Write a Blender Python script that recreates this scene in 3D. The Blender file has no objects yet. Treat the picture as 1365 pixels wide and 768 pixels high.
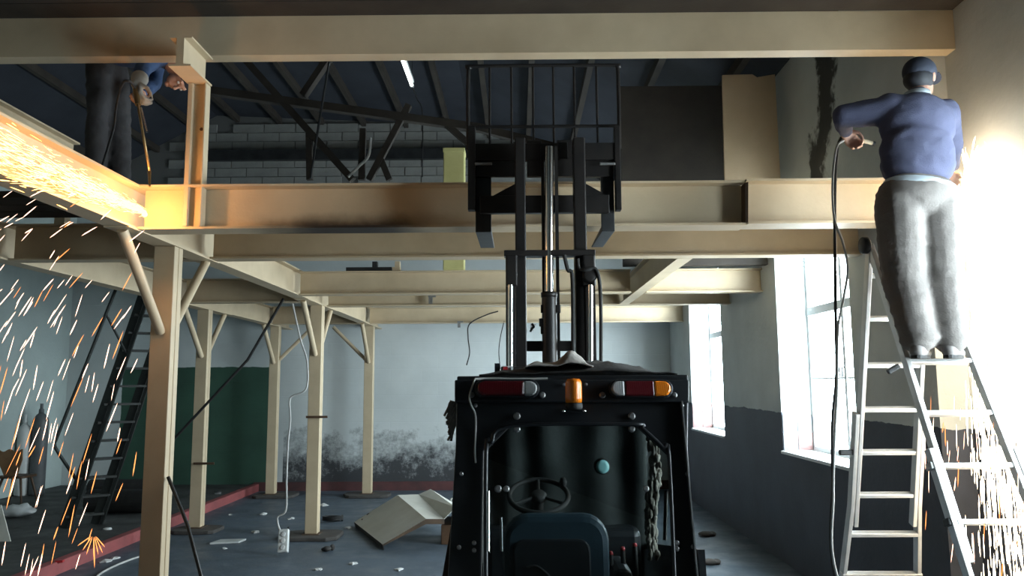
import bpy, bmesh, math, random
from mathutils import Vector, Matrix, noise

# ------------------------------------------------------------------ scene, camera, world, lights
scene = bpy.context.scene
C = scene.collection
RNG = random.Random(7)

F_PX, CX, CY = 1050.0, 682.5, 384.0
CAM = Vector((0.0, 0.0, 1.95))
PITCH, YAW, ROLL = math.atan(128 / 1050), 6.5 / 1058, 0.006
fw = Vector((-math.sin(YAW) * math.cos(PITCH), math.cos(YAW) * math.cos(PITCH), math.sin(PITCH)))
rt = fw.cross(Vector((0, 0, 1))).normalized()
up = rt.cross(fw)
RT = rt * math.cos(ROLL) - up * math.sin(ROLL)
UP = up * math.cos(ROLL) + rt * math.sin(ROLL)

cam_d = bpy.data.cameras.new('camera')
cam_d.sensor_width = 36.0
cam_d.lens = F_PX / 1365 * 36
cam_d.clip_start, cam_d.clip_end = 0.05, 200
cam = bpy.data.objects.new('camera', cam_d)
C.objects.link(cam)
cam.matrix_world = Matrix(((RT.x, UP.x, -fw.x, CAM.x), (RT.y, UP.y, -fw.y, CAM.y), (RT.z, UP.z, -fw.z, CAM.z), (0, 0, 0, 1)))
scene.camera = cam

world = bpy.data.worlds.new('overcast_daylight')
scene.world = world
world.use_nodes = True
bgn = world.node_tree.nodes['Background']
bgn.inputs[0].default_value = (0.87, 0.95, 1.0, 1)
bgn.inputs[1].default_value = 38.0

scene.view_settings.view_transform = 'Standard'
scene.view_settings.look = 'None'
scene.view_settings.gamma = 1.0
scene.view_settings.use_curve_mapping = False
scene.view_settings.exposure = 0.0
scene.cycles.use_denoising = True
scene.cycles.max_bounces = 8
scene.cycles.diffuse_bounces = 5
scene.cycles.transparent_max_bounces = 12
scene.cycles.sample_clamp_indirect = 6.0
scene.cycles.caustics_reflective = False
scene.cycles.caustics_refractive = False

ARC = Vector((2.985, 5.10, 3.24))      # the welding arc at the right wall
CUT = Vector((-2.46, 5.14, 3.10))     # the torch cut on the beam

def lamp(name, kind, loc, energy, color, size=0.05):
    d = bpy.data.lights.new(name, kind)
    d.energy, d.color = energy, color
    if kind == 'POINT':
        d.shadow_soft_size = size
    o = bpy.data.objects.new(name, d)
    C.objects.link(o)
    o.location = loc
    return o
lamp('welding_arc_light', 'POINT', ARC, 110, (1.0, 0.74, 0.46), 0.04)
lamp('torch_cut_light', 'POINT', CUT + Vector((0.0, -0.06, 0.0)), 22, (1.0, 0.48, 0.17), 0.03)

def portal(name, loc, rot, sx, sy):
    d = bpy.data.lights.new(name, 'AREA')
    d.shape, d.size, d.size_y = 'RECTANGLE', sx, sy
    d.cycles.is_portal = True
    o = bpy.data.objects.new(name, d)
    C.objects.link(o)
    o.location, o.rotation_euler = loc, rot
WALLX, BACKY, LEFTX, REARY = 2.9, 15.0, -8.55, -5.0
WINS = [(11.22, 13.25), (6.85, 8.78), (2.4, 4.3)]
SILL, WTOP = 1.21, 3.6
STEPY, NEARX = 5.5, 3.12      # nearer than STEPY the wall stands back behind the pier
for a_, b_ in WINS:
    portal('window_portal' if a_ > STEPY else 'window_right_offscreen', ((WALLX if a_ > STEPY else NEARX) + 0.5, (a_ + b_) / 2, (SILL + WTOP) / 2), (0, math.radians(90), 0), WTOP - SILL, b_ - a_)

# ------------------------------------------------------------------ pixel helpers
def ray(px, py):
    return fw + RT * ((px - CX) / F_PX) + UP * ((CY - py) / F_PX)
def P(px, py, Y):
    d = ray(px, py)
    return CAM + d * (Y / d.y)
def PX(px, py, X):
    d = ray(px, py)
    return CAM + d * (X / d.x)
def PZ(px, py, h):
    d = ray(px, py)
    return CAM + d * ((h - CAM.z) / d.z)

# ------------------------------------------------------------------ materials
MATS = {}
def nt(name):
    m = bpy.data.materials.new(name)
    m.use_nodes = True
    t = m.node_tree
    t.nodes.clear()
    out = t.nodes.new('ShaderNodeOutputMaterial')
    MATS[name] = m
    return m, t, out
def L(t, a, b):
    t.links.new(a, b)
def noise_node(t, vec, scale, detail=5, rough=0.55):
    n = t.nodes.new('ShaderNodeTexNoise')
    n.inputs['Scale'].default_value = scale
    n.inputs['Detail'].default_value = detail
    n.inputs['Roughness'].default_value = rough
    L(t, vec, n.inputs['Vector'])
    return n.outputs['Fac']
def ramp(t, fac, lo, hi, c0=(0, 0, 0, 1), c1=(1, 1, 1, 1)):
    r = t.nodes.new('ShaderNodeValToRGB')
    r.color_ramp.elements[0].position, r.color_ramp.elements[1].position = lo, hi
    r.color_ramp.elements[0].color, r.color_ramp.elements[1].color = c0, c1
    L(t, fac, r.inputs[0])
    return r.outputs[0]
def mixc(t, fac, a, b):
    m = t.nodes.new('ShaderNodeMix')
    m.data_type = 'RGBA'
    for sock, v in ((m.inputs[0], fac), (m.inputs[6], a), (m.inputs[7], b)):
        if hasattr(v, 'links'):
            L(t, v, sock)
        else:
            sock.default_value = v if not isinstance(v, tuple) or len(v) == 4 else (*v, 1)
    return m.outputs[2]
def mth(t, op, a, b=0.0):
    m = t.nodes.new('ShaderNodeMath')
    m.operation = op
    for sock, v in ((m.inputs[0], a), (m.inputs[1], b)):
        if hasattr(v, 'links'):
            L(t, v, sock)
        else:
            sock.default_value = v
    return m.outputs[0]
def geo(t):
    g = t.nodes.new('ShaderNodeNewGeometry')
    s = t.nodes.new('ShaderNodeSeparateXYZ')
    L(t, g.outputs['Position'], s.inputs[0])
    return g.outputs['Position'], s.outputs[0], s.outputs[1], s.outputs[2]
def finish(t, out, col, rough=0.6, metal=0.0, bump=None, bstr=0.2, bdist=0.02, spec=0.4):
    b = t.nodes.new('ShaderNodeBsdfPrincipled')
    for sock, v in ((b.inputs['Base Color'], col), (b.inputs['Roughness'], rough)):
        if hasattr(v, 'links'):
            L(t, v, sock)
        else:
            sock.default_value = v if not isinstance(v, tuple) or len(v) == 4 else (*v, 1)
    b.inputs['Metallic'].default_value = metal
    b.inputs['Specular IOR Level'].default_value = spec
    if bump is not None:
        bn = t.nodes.new('ShaderNodeBump')
        bn.inputs['Strength'].default_value = bstr
        bn.inputs['Distance'].default_value = bdist
        L(t, bump, bn.inputs['Height'])
        L(t, bn.outputs[0], b.inputs['Normal'])
    L(t, b.outputs[0], out.inputs['Surface'])
    return b
def mk(name, c1, c2=None, scale=4, rough=0.6, metal=0.0, bstr=0.15, bscale=40, lo=0.35, hi=0.7, spec=0.4):
    m, t, out = nt(name)
    tc = t.nodes.new('ShaderNodeTexCoord').outputs['Object']
    c2 = c2 or tuple(v * 0.72 for v in c1)
    f = ramp(t, noise_node(t, tc, scale), lo, hi)
    col = mixc(t, f, c1, c2)
    finish(t, out, col, rough, metal, noise_node(t, tc, bscale, 3), bstr, 0.01, spec)
    return m
def emit(name, col, strength):
    m, t, out = nt(name)
    e = t.nodes.new('ShaderNodeEmission')
    e.inputs[0].default_value = (*col, 1)
    e.inputs[1].default_value = strength
    L(t, e.outputs[0], out.inputs['Surface'])
    return m
def glass(name, tint, refl=0.08, rough=0.02):
    m, t, out = nt(name)
    tr = t.nodes.new('ShaderNodeBsdfTransparent')
    tr.inputs[0].default_value = (*tint, 1)
    gl = t.nodes.new('ShaderNodeBsdfGlossy')
    gl.inputs['Roughness'].default_value = rough
    mx = t.nodes.new('ShaderNodeMixShader')
    mx.inputs[0].default_value = refl
    L(t, tr.outputs[0], mx.inputs[1])
    L(t, gl.outputs[0], mx.inputs[2])
    L(t, mx.outputs[0], out.inputs['Surface'])
    return m

mk('cream_paint', (0.58, 0.47, 0.32), (0.49, 0.39, 0.26), 3, 0.5, 0, 0.08)
mk('soot_steel', (0.06, 0.045, 0.035), (0.13, 0.08, 0.05), 4, 0.75)
mk('dark_timber', (0.045, 0.037, 0.029), (0.028, 0.022, 0.018), 3, 0.8)
mk('roof_board', (0.030, 0.034, 0.045), (0.018, 0.021, 0.029), 1.5, 0.8)
mk('plywood', (0.58, 0.44, 0.29), (0.47, 0.35, 0.22), 1.6, 0.65)
mk('dark_steel', (0.040, 0.042, 0.044), (0.022, 0.023, 0.024), 5, 0.5, 0.2)
mk('stair_steel', (0.026, 0.030, 0.028), (0.018, 0.021, 0.02), 5, 0.55, 0.1)
mk('forklift_black', (0.011, 0.013, 0.016), (0.018, 0.020, 0.023), 6, 0.38, 0, 0.04, 60, spec=0.45)
mk('mast_black', (0.013, 0.012, 0.012), (0.024, 0.020, 0.018), 6, 0.42, 0.2, 0.06)
mk('rubber', (0.015, 0.015, 0.015), (0.025, 0.024, 0.023), 8, 0.75)
mk('counterweight', (0.03, 0.032, 0.035), (0.02, 0.021, 0.023), 4, 0.5)
mk('chrome', (0.80, 0.78, 0.76), (0.72, 0.70, 0.68), 8, 0.16, 1.0, 0.0)
mk('bolt_steel', (0.36, 0.36, 0.36), (0.22, 0.22, 0.22), 20, 0.4, 0.7)
mk('aluminium', (0.74, 0.73, 0.71), (0.62, 0.61, 0.59), 9, 0.36, 0.55, 0.05)
mk('white_sheet', (0.72, 0.71, 0.64), (0.60, 0.59, 0.52), 2.5, 0.45)
mk('white_paint', (0.78, 0.80, 0.80), (0.70, 0.72, 0.72), 4, 0.5)
mk('grey_plastic', (0.62, 0.64, 0.63), (0.52, 0.54, 0.53), 5, 0.5)
mk('wood_brown', (0.30, 0.16, 0.075), (0.20, 0.10, 0.045), 6, 0.5)
mk('wood_dark', (0.10, 0.055, 0.03), (0.06, 0.034, 0.02), 6, 0.55)
mk('pad_concrete', (0.085, 0.078, 0.072), (0.055, 0.05, 0.046), 5, 0.85, 0, 0.4, 30)
mk('block_grey', (0.34, 0.34, 0.32), (0.22, 0.22, 0.21), 2.2, 0.85, 0, 0.35, 25)
mk('yellow_board', (0.62, 0.58, 0.26), (0.52, 0.48, 0.2), 3, 0.6)
mk('cloth_dark', (0.035, 0.033, 0.032), (0.06, 0.056, 0.052), 9, 0.9, 0, 0.3, 80)
mk('cloth_pale', (0.42, 0.39, 0.35), (0.24, 0.22, 0.2), 8, 0.9, 0, 0.4, 60)
mk('fleece', (0.30, 0.27, 0.23), (0.16, 0.14, 0.12), 14, 0.95, 0, 0.6, 90)
mk('curtain', (0.030, 0.036, 0.034), (0.018, 0.021, 0.020), 5, 0.9)
mk('seat_vinyl', (0.028, 0.055, 0.075), (0.022, 0.043, 0.06), 7, 0.42, 0, 0.1, 120)
mk('red_plastic', (0.42, 0.03, 0.035), None, 6, 0.35)
mk('cylinder_grey', (0.12, 0.13, 0.135), (0.085, 0.09, 0.095), 5, 0.5)
mk('bag_white', (0.55, 0.57, 0.57), (0.42, 0.44, 0.44), 7, 0.35)
mk('kerb_red', (0.32, 0.085, 0.085), (0.22, 0.065, 0.065), 4, 0.7, 0, 0.25)
mk('skirting_red', (0.12, 0.045, 0.045), (0.07, 0.035, 0.035), 3, 0.75)
mk('tile_pink', (0.20, 0.115, 0.108), (0.17, 0.095, 0.09), 6, 0.25)
mk('tile_grey', (0.17, 0.17, 0.175), (0.14, 0.14, 0.145), 6, 0.25)
mk('sweater_blue', (0.085, 0.09, 0.15), (0.07, 0.075, 0.125), 6, 0.95, 0, 0.35, 160)
mk('shirt_pale', (0.48, 0.54, 0.58), (0.42, 0.48, 0.52), 8, 0.85)
mk('trouser_grey', (0.20, 0.18, 0.165), (0.15, 0.135, 0.125), 5, 0.9, 0, 0.3, 90)
mk('shoe_leather', (0.22, 0.20, 0.19), (0.14, 0.125, 0.12), 8, 0.7)
mk('cap_navy', (0.030, 0.036, 0.055), (0.024, 0.028, 0.042), 8, 0.85)
mk('skin', (0.52, 0.30, 0.22), (0.46, 0.255, 0.18), 12, 0.5)
mk('hair', (0.026, 0.027, 0.033), None, 30, 0.7)
mk('eye_white', (0.75, 0.74, 0.72), None, 5, 0.3)
mk('glove_grey', (0.42, 0.40, 0.36), (0.32, 0.30, 0.27), 12, 0.9)
mk('work_blue', (0.05, 0.09, 0.19), (0.04, 0.07, 0.15), 6, 0.9)
mk('work_grey', (0.06, 0.058, 0.06), (0.045, 0.042, 0.045), 6, 0.9)
mk('brass', (0.45, 0.30, 0.14), None, 8, 0.35, 0.8)
mk('cable_black', (0.02, 0.019, 0.019), None, 8, 0.6)
mk('cable_grey', (0.50, 0.50, 0.48), (0.36, 0.36, 0.35), 6, 0.6)
mk('electrode_cream', (0.72, 0.60, 0.42), None, 8, 0.5)
mk('soot_patch', (0.035, 0.035, 0.034), (0.06, 0.06, 0.057), 6, 0.9)
mk('scrap_white', (0.62, 0.63, 0.62), (0.5, 0.5, 0.49), 9, 0.7)
glass('window_glass', (0.93, 0.97, 0.98), 0.06)
glass('cab_glass', (0.62, 0.66, 0.66), 0.03, 0.02)
emit('tube_light', (0.90, 1.0, 0.95), 5.0)
emit('spark_hot', (1.0, 0.60, 0.42), 4.5)
emit('spark_orange', (1.0, 0.33, 0.09), 2.4)
emit('spark_core', (1.0, 0.50, 0.13), 7.0)
emit('arc_white', (1.0, 0.84, 0.60), 12.0)

def lens_mat(name, col, rough=0.2):
    m, t, out = nt(name)
    tc = t.nodes.new('ShaderNodeTexCoord').outputs['Object']
    w = t.nodes.new('ShaderNodeTexWave')
    w.inputs['Scale'].default_value = 60
    L(t, tc, w.inputs[0])
    b = finish(t, out, col, rough, 0, w.outputs['Fac'], 0.3, 0.003, 0.6)
    b.inputs['Transmission Weight'].default_value = 0.15
lens_mat('lens_red', (0.10, 0.007, 0.011))
lens_mat('lens_amber', (0.85, 0.22, 0.01))
lens_mat('lens_clear', (0.42, 0.43, 0.43))
lens_mat('light_spot_teal', (0.35, 0.70, 0.70))

# floor: worn blue-grey paint
def floor_mat(name, c1, c2, c3, rough=0.45):
    m, t, out = nt(name)
    pos, x, y, z = geo(t)
    a = ramp(t, noise_node(t, pos, 0.7, 6, 0.6), 0.35, 0.7)
    b = ramp(t, noise_node(t, pos, 6, 6, 0.7), 0.55, 0.75)
    col = mixc(t, b, mixc(t, a, c1, c2), c3)
    r = ramp(t, noise_node(t, pos, 2.5, 4), 0.3, 0.7, (rough - 0.12,) * 3 + (1,), (rough + 0.2,) * 3 + (1,))
    finish(t, out, col, r, 0, noise_node(t, pos, 35, 4), 0.25, 0.01, 0.5)
floor_mat('floor_blue', (0.088, 0.117, 0.15), (0.062, 0.08, 0.10), (0.135, 0.16, 0.18))
floor_mat('floor_grey', (0.055, 0.058, 0.056), (0.038, 0.04, 0.038), (0.085, 0.088, 0.085), 0.65)

# back wall: white paint over blocks, a green painted field, mould near the floor
m, t, out = nt('wall_back_paint')
pos, x, y, z = geo(t)
base = mixc(t, ramp(t, noise_node(t, pos, 1.1, 6), 0.35, 0.7), (0.62, 0.66, 0.66), (0.53, 0.57, 0.57))
green = mixc(t, ramp(t, noise_node(t, pos, 1.6, 6), 0.3, 0.75), (0.045, 0.11, 0.075), (0.034, 0.078, 0.056))
def band(t, v, lo, hi):
    return mth(t, 'MULTIPLY', mth(t, 'GREATER_THAN', v, lo), mth(t, 'LESS_THAN', v, hi))
wob = mth(t, 'MULTIPLY', mth(t, 'SUBTRACT', noise_node(t, pos, 3, 3), 0.5), 0.06)
gm = mth(t, 'MULTIPLY', band(t, mth(t, 'ADD', x, wob), -7.5, -4.66), mth(t, 'LESS_THAN', mth(t, 'ADD', z, wob), 2.3))
base = mixc(t, mth(t, 'GREATER_THAN', z, 5.3), base, (0.16, 0.16, 0.155))  # dark mortar behind the blocks, also painting shade into the upper left wall
col = mixc(t, gm, base, green)
mh = mth(t, 'SUBTRACT', 1.0, mth(t, 'DIVIDE', z, 1.25))
mo = mth(t, 'ADD', mth(t, 'MULTIPLY', noise_node(t, pos, 2.4, 9, 0.78), 1.0), mth(t, 'MULTIPLY', mh, 0.46))
mo = ramp(t, mo, 0.57, 0.82)
mo = mth(t, 'MULTIPLY', mo, band(t, x, -4.4, -0.6))
mo = mth(t, 'MULTIPLY', mo, mth(t, 'GREATER_THAN', mh, 0.0))
col = mixc(t, mo, col, (0.05, 0.053, 0.058))
bk = t.nodes.new('ShaderNodeTexBrick')
mp = t.nodes.new('ShaderNodeMapping')
mp.inputs['Rotation'].default_value = (math.radians(90), 0, 0)
L(t, pos, mp.inputs[0]); L(t, mp.outputs[0], bk.inputs['Vector'])
bk.inputs['Scale'].default_value = 1.0
bk.inputs['Brick Width'].default_value = 0.6
bk.inputs['Row Height'].default_value = 0.25
bk.inputs['Mortar Size'].default_value = 0.006
finish(t, out, col, 0.75, 0, mth(t, 'SUBTRACT', mth(t, 'MULTIPLY', noise_node(t, pos, 14, 5), 0.4), bk.outputs['Fac']), 0.35, 0.012)

# plain pale teal wall
m, t, out = nt('wall_left_paint')
pos, x, y, z = geo(t)
finish(t, out, mixc(t, ramp(t, noise_node(t, pos, 1.2, 6), 0.35, 0.7), (0.50, 0.58, 0.56), (0.42, 0.49, 0.48)), 0.75, 0, noise_node(t, pos, 20, 4), 0.2)

# right wall: dark blue dado, grey plaster
m, t, out = nt('wall_right_paint')
pos, x, y, z = geo(t)
wob = mth(t, 'MULTIPLY', mth(t, 'SUBTRACT', noise_node(t, pos, 5, 4), 0.5), 0.07)
upc = mixc(t, ramp(t, noise_node(t, pos, 1.4, 6), 0.35, 0.7), (0.58, 0.61, 0.61), (0.46, 0.49, 0.49))
dad = mixc(t, ramp(t, noise_node(t, pos, 1.6, 6), 0.35, 0.7), (0.062, 0.070, 0.095), (0.042, 0.047, 0.063))
ins = mth(t, 'MAXIMUM', mth(t, 'LESS_THAN', x, WALLX + 0.02), mth(t, 'MULTIPLY', mth(t, 'LESS_THAN', y, STEPY + 0.03), mth(t, 'LESS_THAN', x, NEARX + 0.02)))
dst = mth(t, 'ABSOLUTE', mth(t, 'ADD', mth(t, 'SUBTRACT', y, mth(t, 'SUBTRACT', 8.585, mth(t, 'MULTIPLY', z, 0.303))), mth(t, 'MULTIPLY', mth(t, 'SUBTRACT', noise_node(t, pos, 2.6, 5, 0.65), 0.5), 0.9)))
soot = mth(t, 'MULTIPLY', mth(t, 'SUBTRACT', 1.0, ramp(t, dst, 0.15, 0.24)), mth(t, 'GREATER_THAN', z, 3.5))
upc = mixc(t, soot, upc, (0.045, 0.045, 0.042))
top = mixc(t, ins, (0.66, 0.69, 0.69), upc)
low = dad
lowm = mth(t, 'MULTIPLY', mth(t, 'LESS_THAN', mth(t, 'ADD', z, wob), 1.63), ins)
finish(t, out, mixc(t, lowm, top, low), 0.6, 0, noise_node(t, pos, 18, 5), 0.25, 0.012)

# beam 1 web: tan paint scorched black along the lower edge
m, t, out = nt('scorched_tan')
pos, x, y, z = geo(t)
base = mixc(t, ramp(t, noise_node(t, pos, 2.2, 6), 0.35, 0.7), (0.58, 0.47, 0.32), (0.49, 0.39, 0.26))
xw = mth(t, 'ADD', x, mth(t, 'MULTIPLY', mth(t, 'SUBTRACT', noise_node(t, pos, 3, 3), 0.5), 0.5))
wl_ = t.nodes.new('ShaderNodeMapRange'); wl_.interpolation_type = 'SMOOTHSTEP'
L(t, xw, wl_.inputs['Value']); wl_.inputs['From Min'].default_value = -2.05; wl_.inputs['From Max'].default_value = -1.35
wr_ = t.nodes.new('ShaderNodeMapRange'); wr_.interpolation_type = 'SMOOTHSTEP'
L(t, xw, wr_.inputs['Value']); wr_.inputs['From Min'].default_value = -0.35; wr_.inputs['From Max'].default_value = -1.0
wz_ = t.nodes.new('ShaderNodeMapRange'); wz_.interpolation_type = 'SMOOTHSTEP'
L(t, mth(t, 'ADD', z, mth(t, 'MULTIPLY', mth(t, 'SUBTRACT', noise_node(t, pos, 5, 4), 0.5), 0.10)), wz_.inputs['Value']); wz_.inputs['From Min'].default_value = 3.16; wz_.inputs['From Max'].default_value = 3.02
sc = mth(t, 'MULTIPLY', mth(t, 'MULTIPLY', wl_.outputs[0], wr_.outputs[0]), wz_.outputs[0])
finish(t, out, mixc(t, sc, base, (0.03, 0.022, 0.018)), 0.6, 0, noise_node(t, pos, 30, 3), 0.1)

# ------------------------------------------------------------------ mesh builder
def tag(o, label=None, cat=None, group=None, kind=None):
    if label: o['label'] = label
    if cat: o['category'] = cat
    if group: o['group'] = group
    if kind: o['kind'] = kind
    return o
def root(name, loc, label, cat, group=None, kind=None):
    o = bpy.data.objects.new(name, None)
    o.empty_display_size = 0.1
    C.objects.link(o)
    o.location = loc
    return tag(o, label, cat, group, kind)
def wloc(o):
    v = Vector((0, 0, 0))
    while o is not None:
        v += o.location
        o = o.parent
    return v
def frame_of(d, upv=(0, 0, 1)):
    d = Vector(d).normalized()
    u = Vector(upv)
    if abs(d.dot(u.normalized())) > 0.98:
        u = Vector((0, 1, 0)) if abs(d.y) < 0.9 else Vector((1, 0, 0))
    s = d.cross(u).normalized()
    return d, s, s.cross(d).normalized()      # along, side, up

class MB:
    def __init__(self):
        self.v, self.f, self.sm, self.mi = [], [], [], []
    def add(self, vs, fs, smooth=False, mi=0):
        n = len(self.v)
        self.v += [Vector(a) for a in vs]
        for f in fs:
            self.f.append([i + n for i in f]); self.sm.append(smooth); self.mi.append(mi)
        return self
    def box(self, lo, hi, mi=0):
        x0, y0, z0 = lo; x1, y1, z1 = hi
        return self.add([(x0, y0, z0), (x1, y0, z0), (x1, y1, z0), (x0, y1, z0), (x0, y0, z1), (x1, y0, z1), (x1, y1, z1), (x0, y1, z1)],
                        [(0, 3, 2, 1), (4, 5, 6, 7), (0, 1, 5, 4), (1, 2, 6, 5), (2, 3, 7, 6), (3, 0, 4, 7)], False, mi)
    def cbox(self, c, s, mi=0):
        c = Vector(c); s = Vector(s) / 2
        return self.box(c - s, c + s, mi)
    def bar(self, a, b, w, h, upv=(0, 0, 1), mi=0):
        a, b = Vector(a), Vector(b)
        d, s, u = frame_of(b - a, upv)
        return self.sect(a, b, [(-w / 2, -h / 2), (w / 2, -h / 2), (w / 2, h / 2), (-w / 2, h / 2)], upv, mi)
    def sect(self, a, b, poly, upv=(0, 0, 1), mi=0):
        a, b = Vector(a), Vector(b)
        d, s, u = frame_of(b - a, upv)
        n = len(poly)
        vs = [a + s * p + u * q for p, q in poly] + [b + s * p + u * q for p, q in poly]
        fs = [list(range(n)), list(range(2 * n - 1, n - 1, -1))] + [(i, i + n, (i + 1) % n + n, (i + 1) % n) for i in range(n)]
        return self.add(vs, fs, False, mi)
    def ibeam(self, a, b, h, w, tf=0.014, tw=0.010, upv=(0, 0, 1), mi=0):
        # a, b at the bottom centre line
        H, W, t2 = h, w / 2, tw / 2
        poly = [(-W, 0), (W, 0), (W, tf), (t2, tf), (t2, H - tf), (W, H - tf), (W, H), (-W, H), (-W, H - tf), (-t2, H - tf), (-t2, tf), (-W, tf)]
        return self.sect(a, b, poly, upv, mi)
    def tube(self, pts, r, n=10, caps=True, smooth=True, mi=0):
        pts = [Vector(p) for p in pts]
        rs = r if isinstance(r, (list, tuple)) else [r] * len(pts)
        vs, fs = [], []
        d0 = (pts[1] - pts[0]).normalized()
        _, s, u = frame_of(d0)
        for i, p in enumerate(pts):
            d = (pts[min(i + 1, len(pts) - 1)] - pts[max(i - 1, 0)]).normalized()
            s = (s - d * s.dot(d)).normalized()
            u = d.cross(s)
            for k in range(n):
                a = 2 * math.pi * k / n
                vs.append(p + (s * math.cos(a) + u * math.sin(a)) * rs[i])
        for i in range(len(pts) - 1):
            for k in range(n):
                k2 = (k + 1) % n
                fs.append((i * n + k, i * n + k2, (i + 1) * n + k2, (i + 1) * n + k))
        self.add(vs, fs, smooth, mi)
        if caps:
            m = (len(pts) - 1) * n
            self.add(vs[:n], [list(range(n - 1, -1, -1))], False, mi)
            self.add(vs[m:], [list(range(n))], False, mi)
        return self
    def prism(self, poly, off, mi=0):
        # poly: list of 3D points, off: extrusion vector
        poly = [Vector(p) for p in poly]; off = Vector(off); n = len(poly)
        return self.add(poly + [p + off for p in poly], [list(range(n - 1, -1, -1)), list(range(n, 2 * n))] + [(i, (i + 1) % n, (i + 1) % n + n, i + n) for i in range(n)], False, mi)
    def ring(self, outer, inner, off, mi=0):
        n = len(outer); off = Vector(off)
        vs = [Vector(p) for p in outer] + [Vector(p) for p in inner]
        vs = vs + [p + off for p in vs]
        fs = []
        for i in range(n):
            j = (i + 1) % n
            fs += [(i, j, n + j, n + i), (2 * n + i, 3 * n + i, 3 * n + j, 2 * n + j), (i, 2 * n + i, 2 * n + j, j), (n + i, n + j, 3 * n + j, 3 * n + i)]
        return self.add(vs, fs, False, mi)
    def lathe(self, c, axis, prof, n=20, smooth=True, mi=0):
        # prof: (radius, distance along axis)
        c = Vector(c)
        d, s, u = frame_of(axis)
        vs, fs = [], []
        for r, h in prof:
            for k in range(n):
                a = 2 * math.pi * k / n
                vs.append(c + d * h + (s * math.cos(a) + u * math.sin(a)) * max(r, 1e-4))
        for i in range(len(prof) - 1):
            for k in range(n):
                k2 = (k + 1) % n
                fs.append((i * n + k, (i + 1) * n + k, (i + 1) * n + k2, i * n + k2))
        m = (len(prof) - 1) * n
        fs += [list(range(n)), list(range(m + n - 1, m - 1, -1))]
        return self.add(vs, fs, smooth, mi)
    def ellipsoid(self, c, r, rot=None, nu=16, nv=10, mi=0):
        c = Vector(c); vs, fs = [], []
        rot = rot or Matrix.Identity(3)
        for j in range(1, nv):
            b = math.pi * j / nv
            for i in range(nu):
                a = 2 * math.pi * i / nu
                vs.append(c + rot @ Vector((r[0] * math.sin(b) * math.cos(a), r[1] * math.sin(b) * math.sin(a), r[2] * math.cos(b))))
        top = len(vs); vs.append(c + rot @ Vector((0, 0, r[2]))); vs.append(c - rot @ Vector((0, 0, r[2])))
        for j in range(nv - 2):
            for i in range(nu):
                i2 = (i + 1) % nu
                fs.append((j * nu + i, (j + 1) * nu + i, (j + 1) * nu + i2, j * nu + i2))
        for i in range(nu):
            i2 = (i + 1) % nu
            fs.append((top, i, i2)); fs.append((top + 1, (nv - 2) * nu + i2, (nv - 2) * nu + i))
        return self.add(vs, fs, True, mi)
    def capsule(self, a, b, ra, rb, n=14):
        a, b = Vector(a), Vector(b)
        d = (b - a); ln = d.length
        if ln < 1e-5:
            return self.ellipsoid(a, (ra,) * 3)
        prof = []
        for k in range(5):
            q = math.pi / 2 * (1 - k / 4)
            prof.append((ra * math.cos(q), -ra * math.sin(q)))
        for k in range(5):
            q = math.pi / 2 * k / 4
            prof.append((rb * math.cos(q), ln + rb * math.sin(q)))
        return self.lathe(a, d, prof, n)
    def mesh(self, name, mats, org):
        me = bpy.data.meshes.new(name)
        me.from_pydata([tuple(v - org) for v in self.v], [], self.f)
        for p, s, k in zip(me.polygons, self.sm, self.mi):
            p.use_smooth = s; p.material_index = k
        for mm in (mats if isinstance(mats, (list, tuple)) else [mats]):
            me.materials.append(MATS[mm])
        bm = bmesh.new(); bm.from_mesh(me)
        bmesh.ops.recalc_face_normals(bm, faces=bm.faces)
        bm.to_mesh(me); bm.free()
        return me
    def base(self):
        xs = [v.x for v in self.v]; ys = [v.y for v in self.v]; zs = [v.z for v in self.v]
        return Vector(((min(xs) + max(xs)) / 2, (min(ys) + max(ys)) / 2, min(zs)))
    def build(self, name, mats, parent=None, bevel=0.0, label=None, cat=None, group=None, kind=None):
        org = wloc(parent) if parent else self.base()
        o = bpy.data.objects.new(name, self.mesh(name, mats, org))
        C.objects.link(o)
        if parent:
            o.parent = parent
        else:
            o.location = org
        if bevel:
            b = o.modifiers.new('edge', 'BEVEL')
            b.width, b.segments, b.limit_method, b.angle_limit = bevel, 2, 'ANGLE', math.radians(40)
            b.use_clamp_overlap = True
        return tag(o, label, cat, group, kind)
def inst(src, name, parent, loc, rot=None):
    o = bpy.data.objects.new(name, src)
    C.objects.link(o); o.parent = parent
    o.location = Vector(loc) - wloc(parent)
    if rot: o.rotation_euler = rot
    return o
def bez(pts, n=10):
    # Catmull-Rom through the points
    pts = [Vector(p) for p in pts]
    q = [pts[0] * 2 - pts[1]] + pts + [pts[-1] * 2 - pts[-2]]
    out = []
    for i in range(1, len(q) - 2):
        for k in range(n):
            s = k / n
            a, b, c, d = q[i - 1], q[i], q[i + 1], q[i + 2]
            out.append(0.5 * ((2 * b) + (c - a) * s + (2 * a - 5 * b + 4 * c - d) * s * s + (3 * b - a - 3 * c + d) * s ** 3))
    return out + [pts[-1]]

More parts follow.
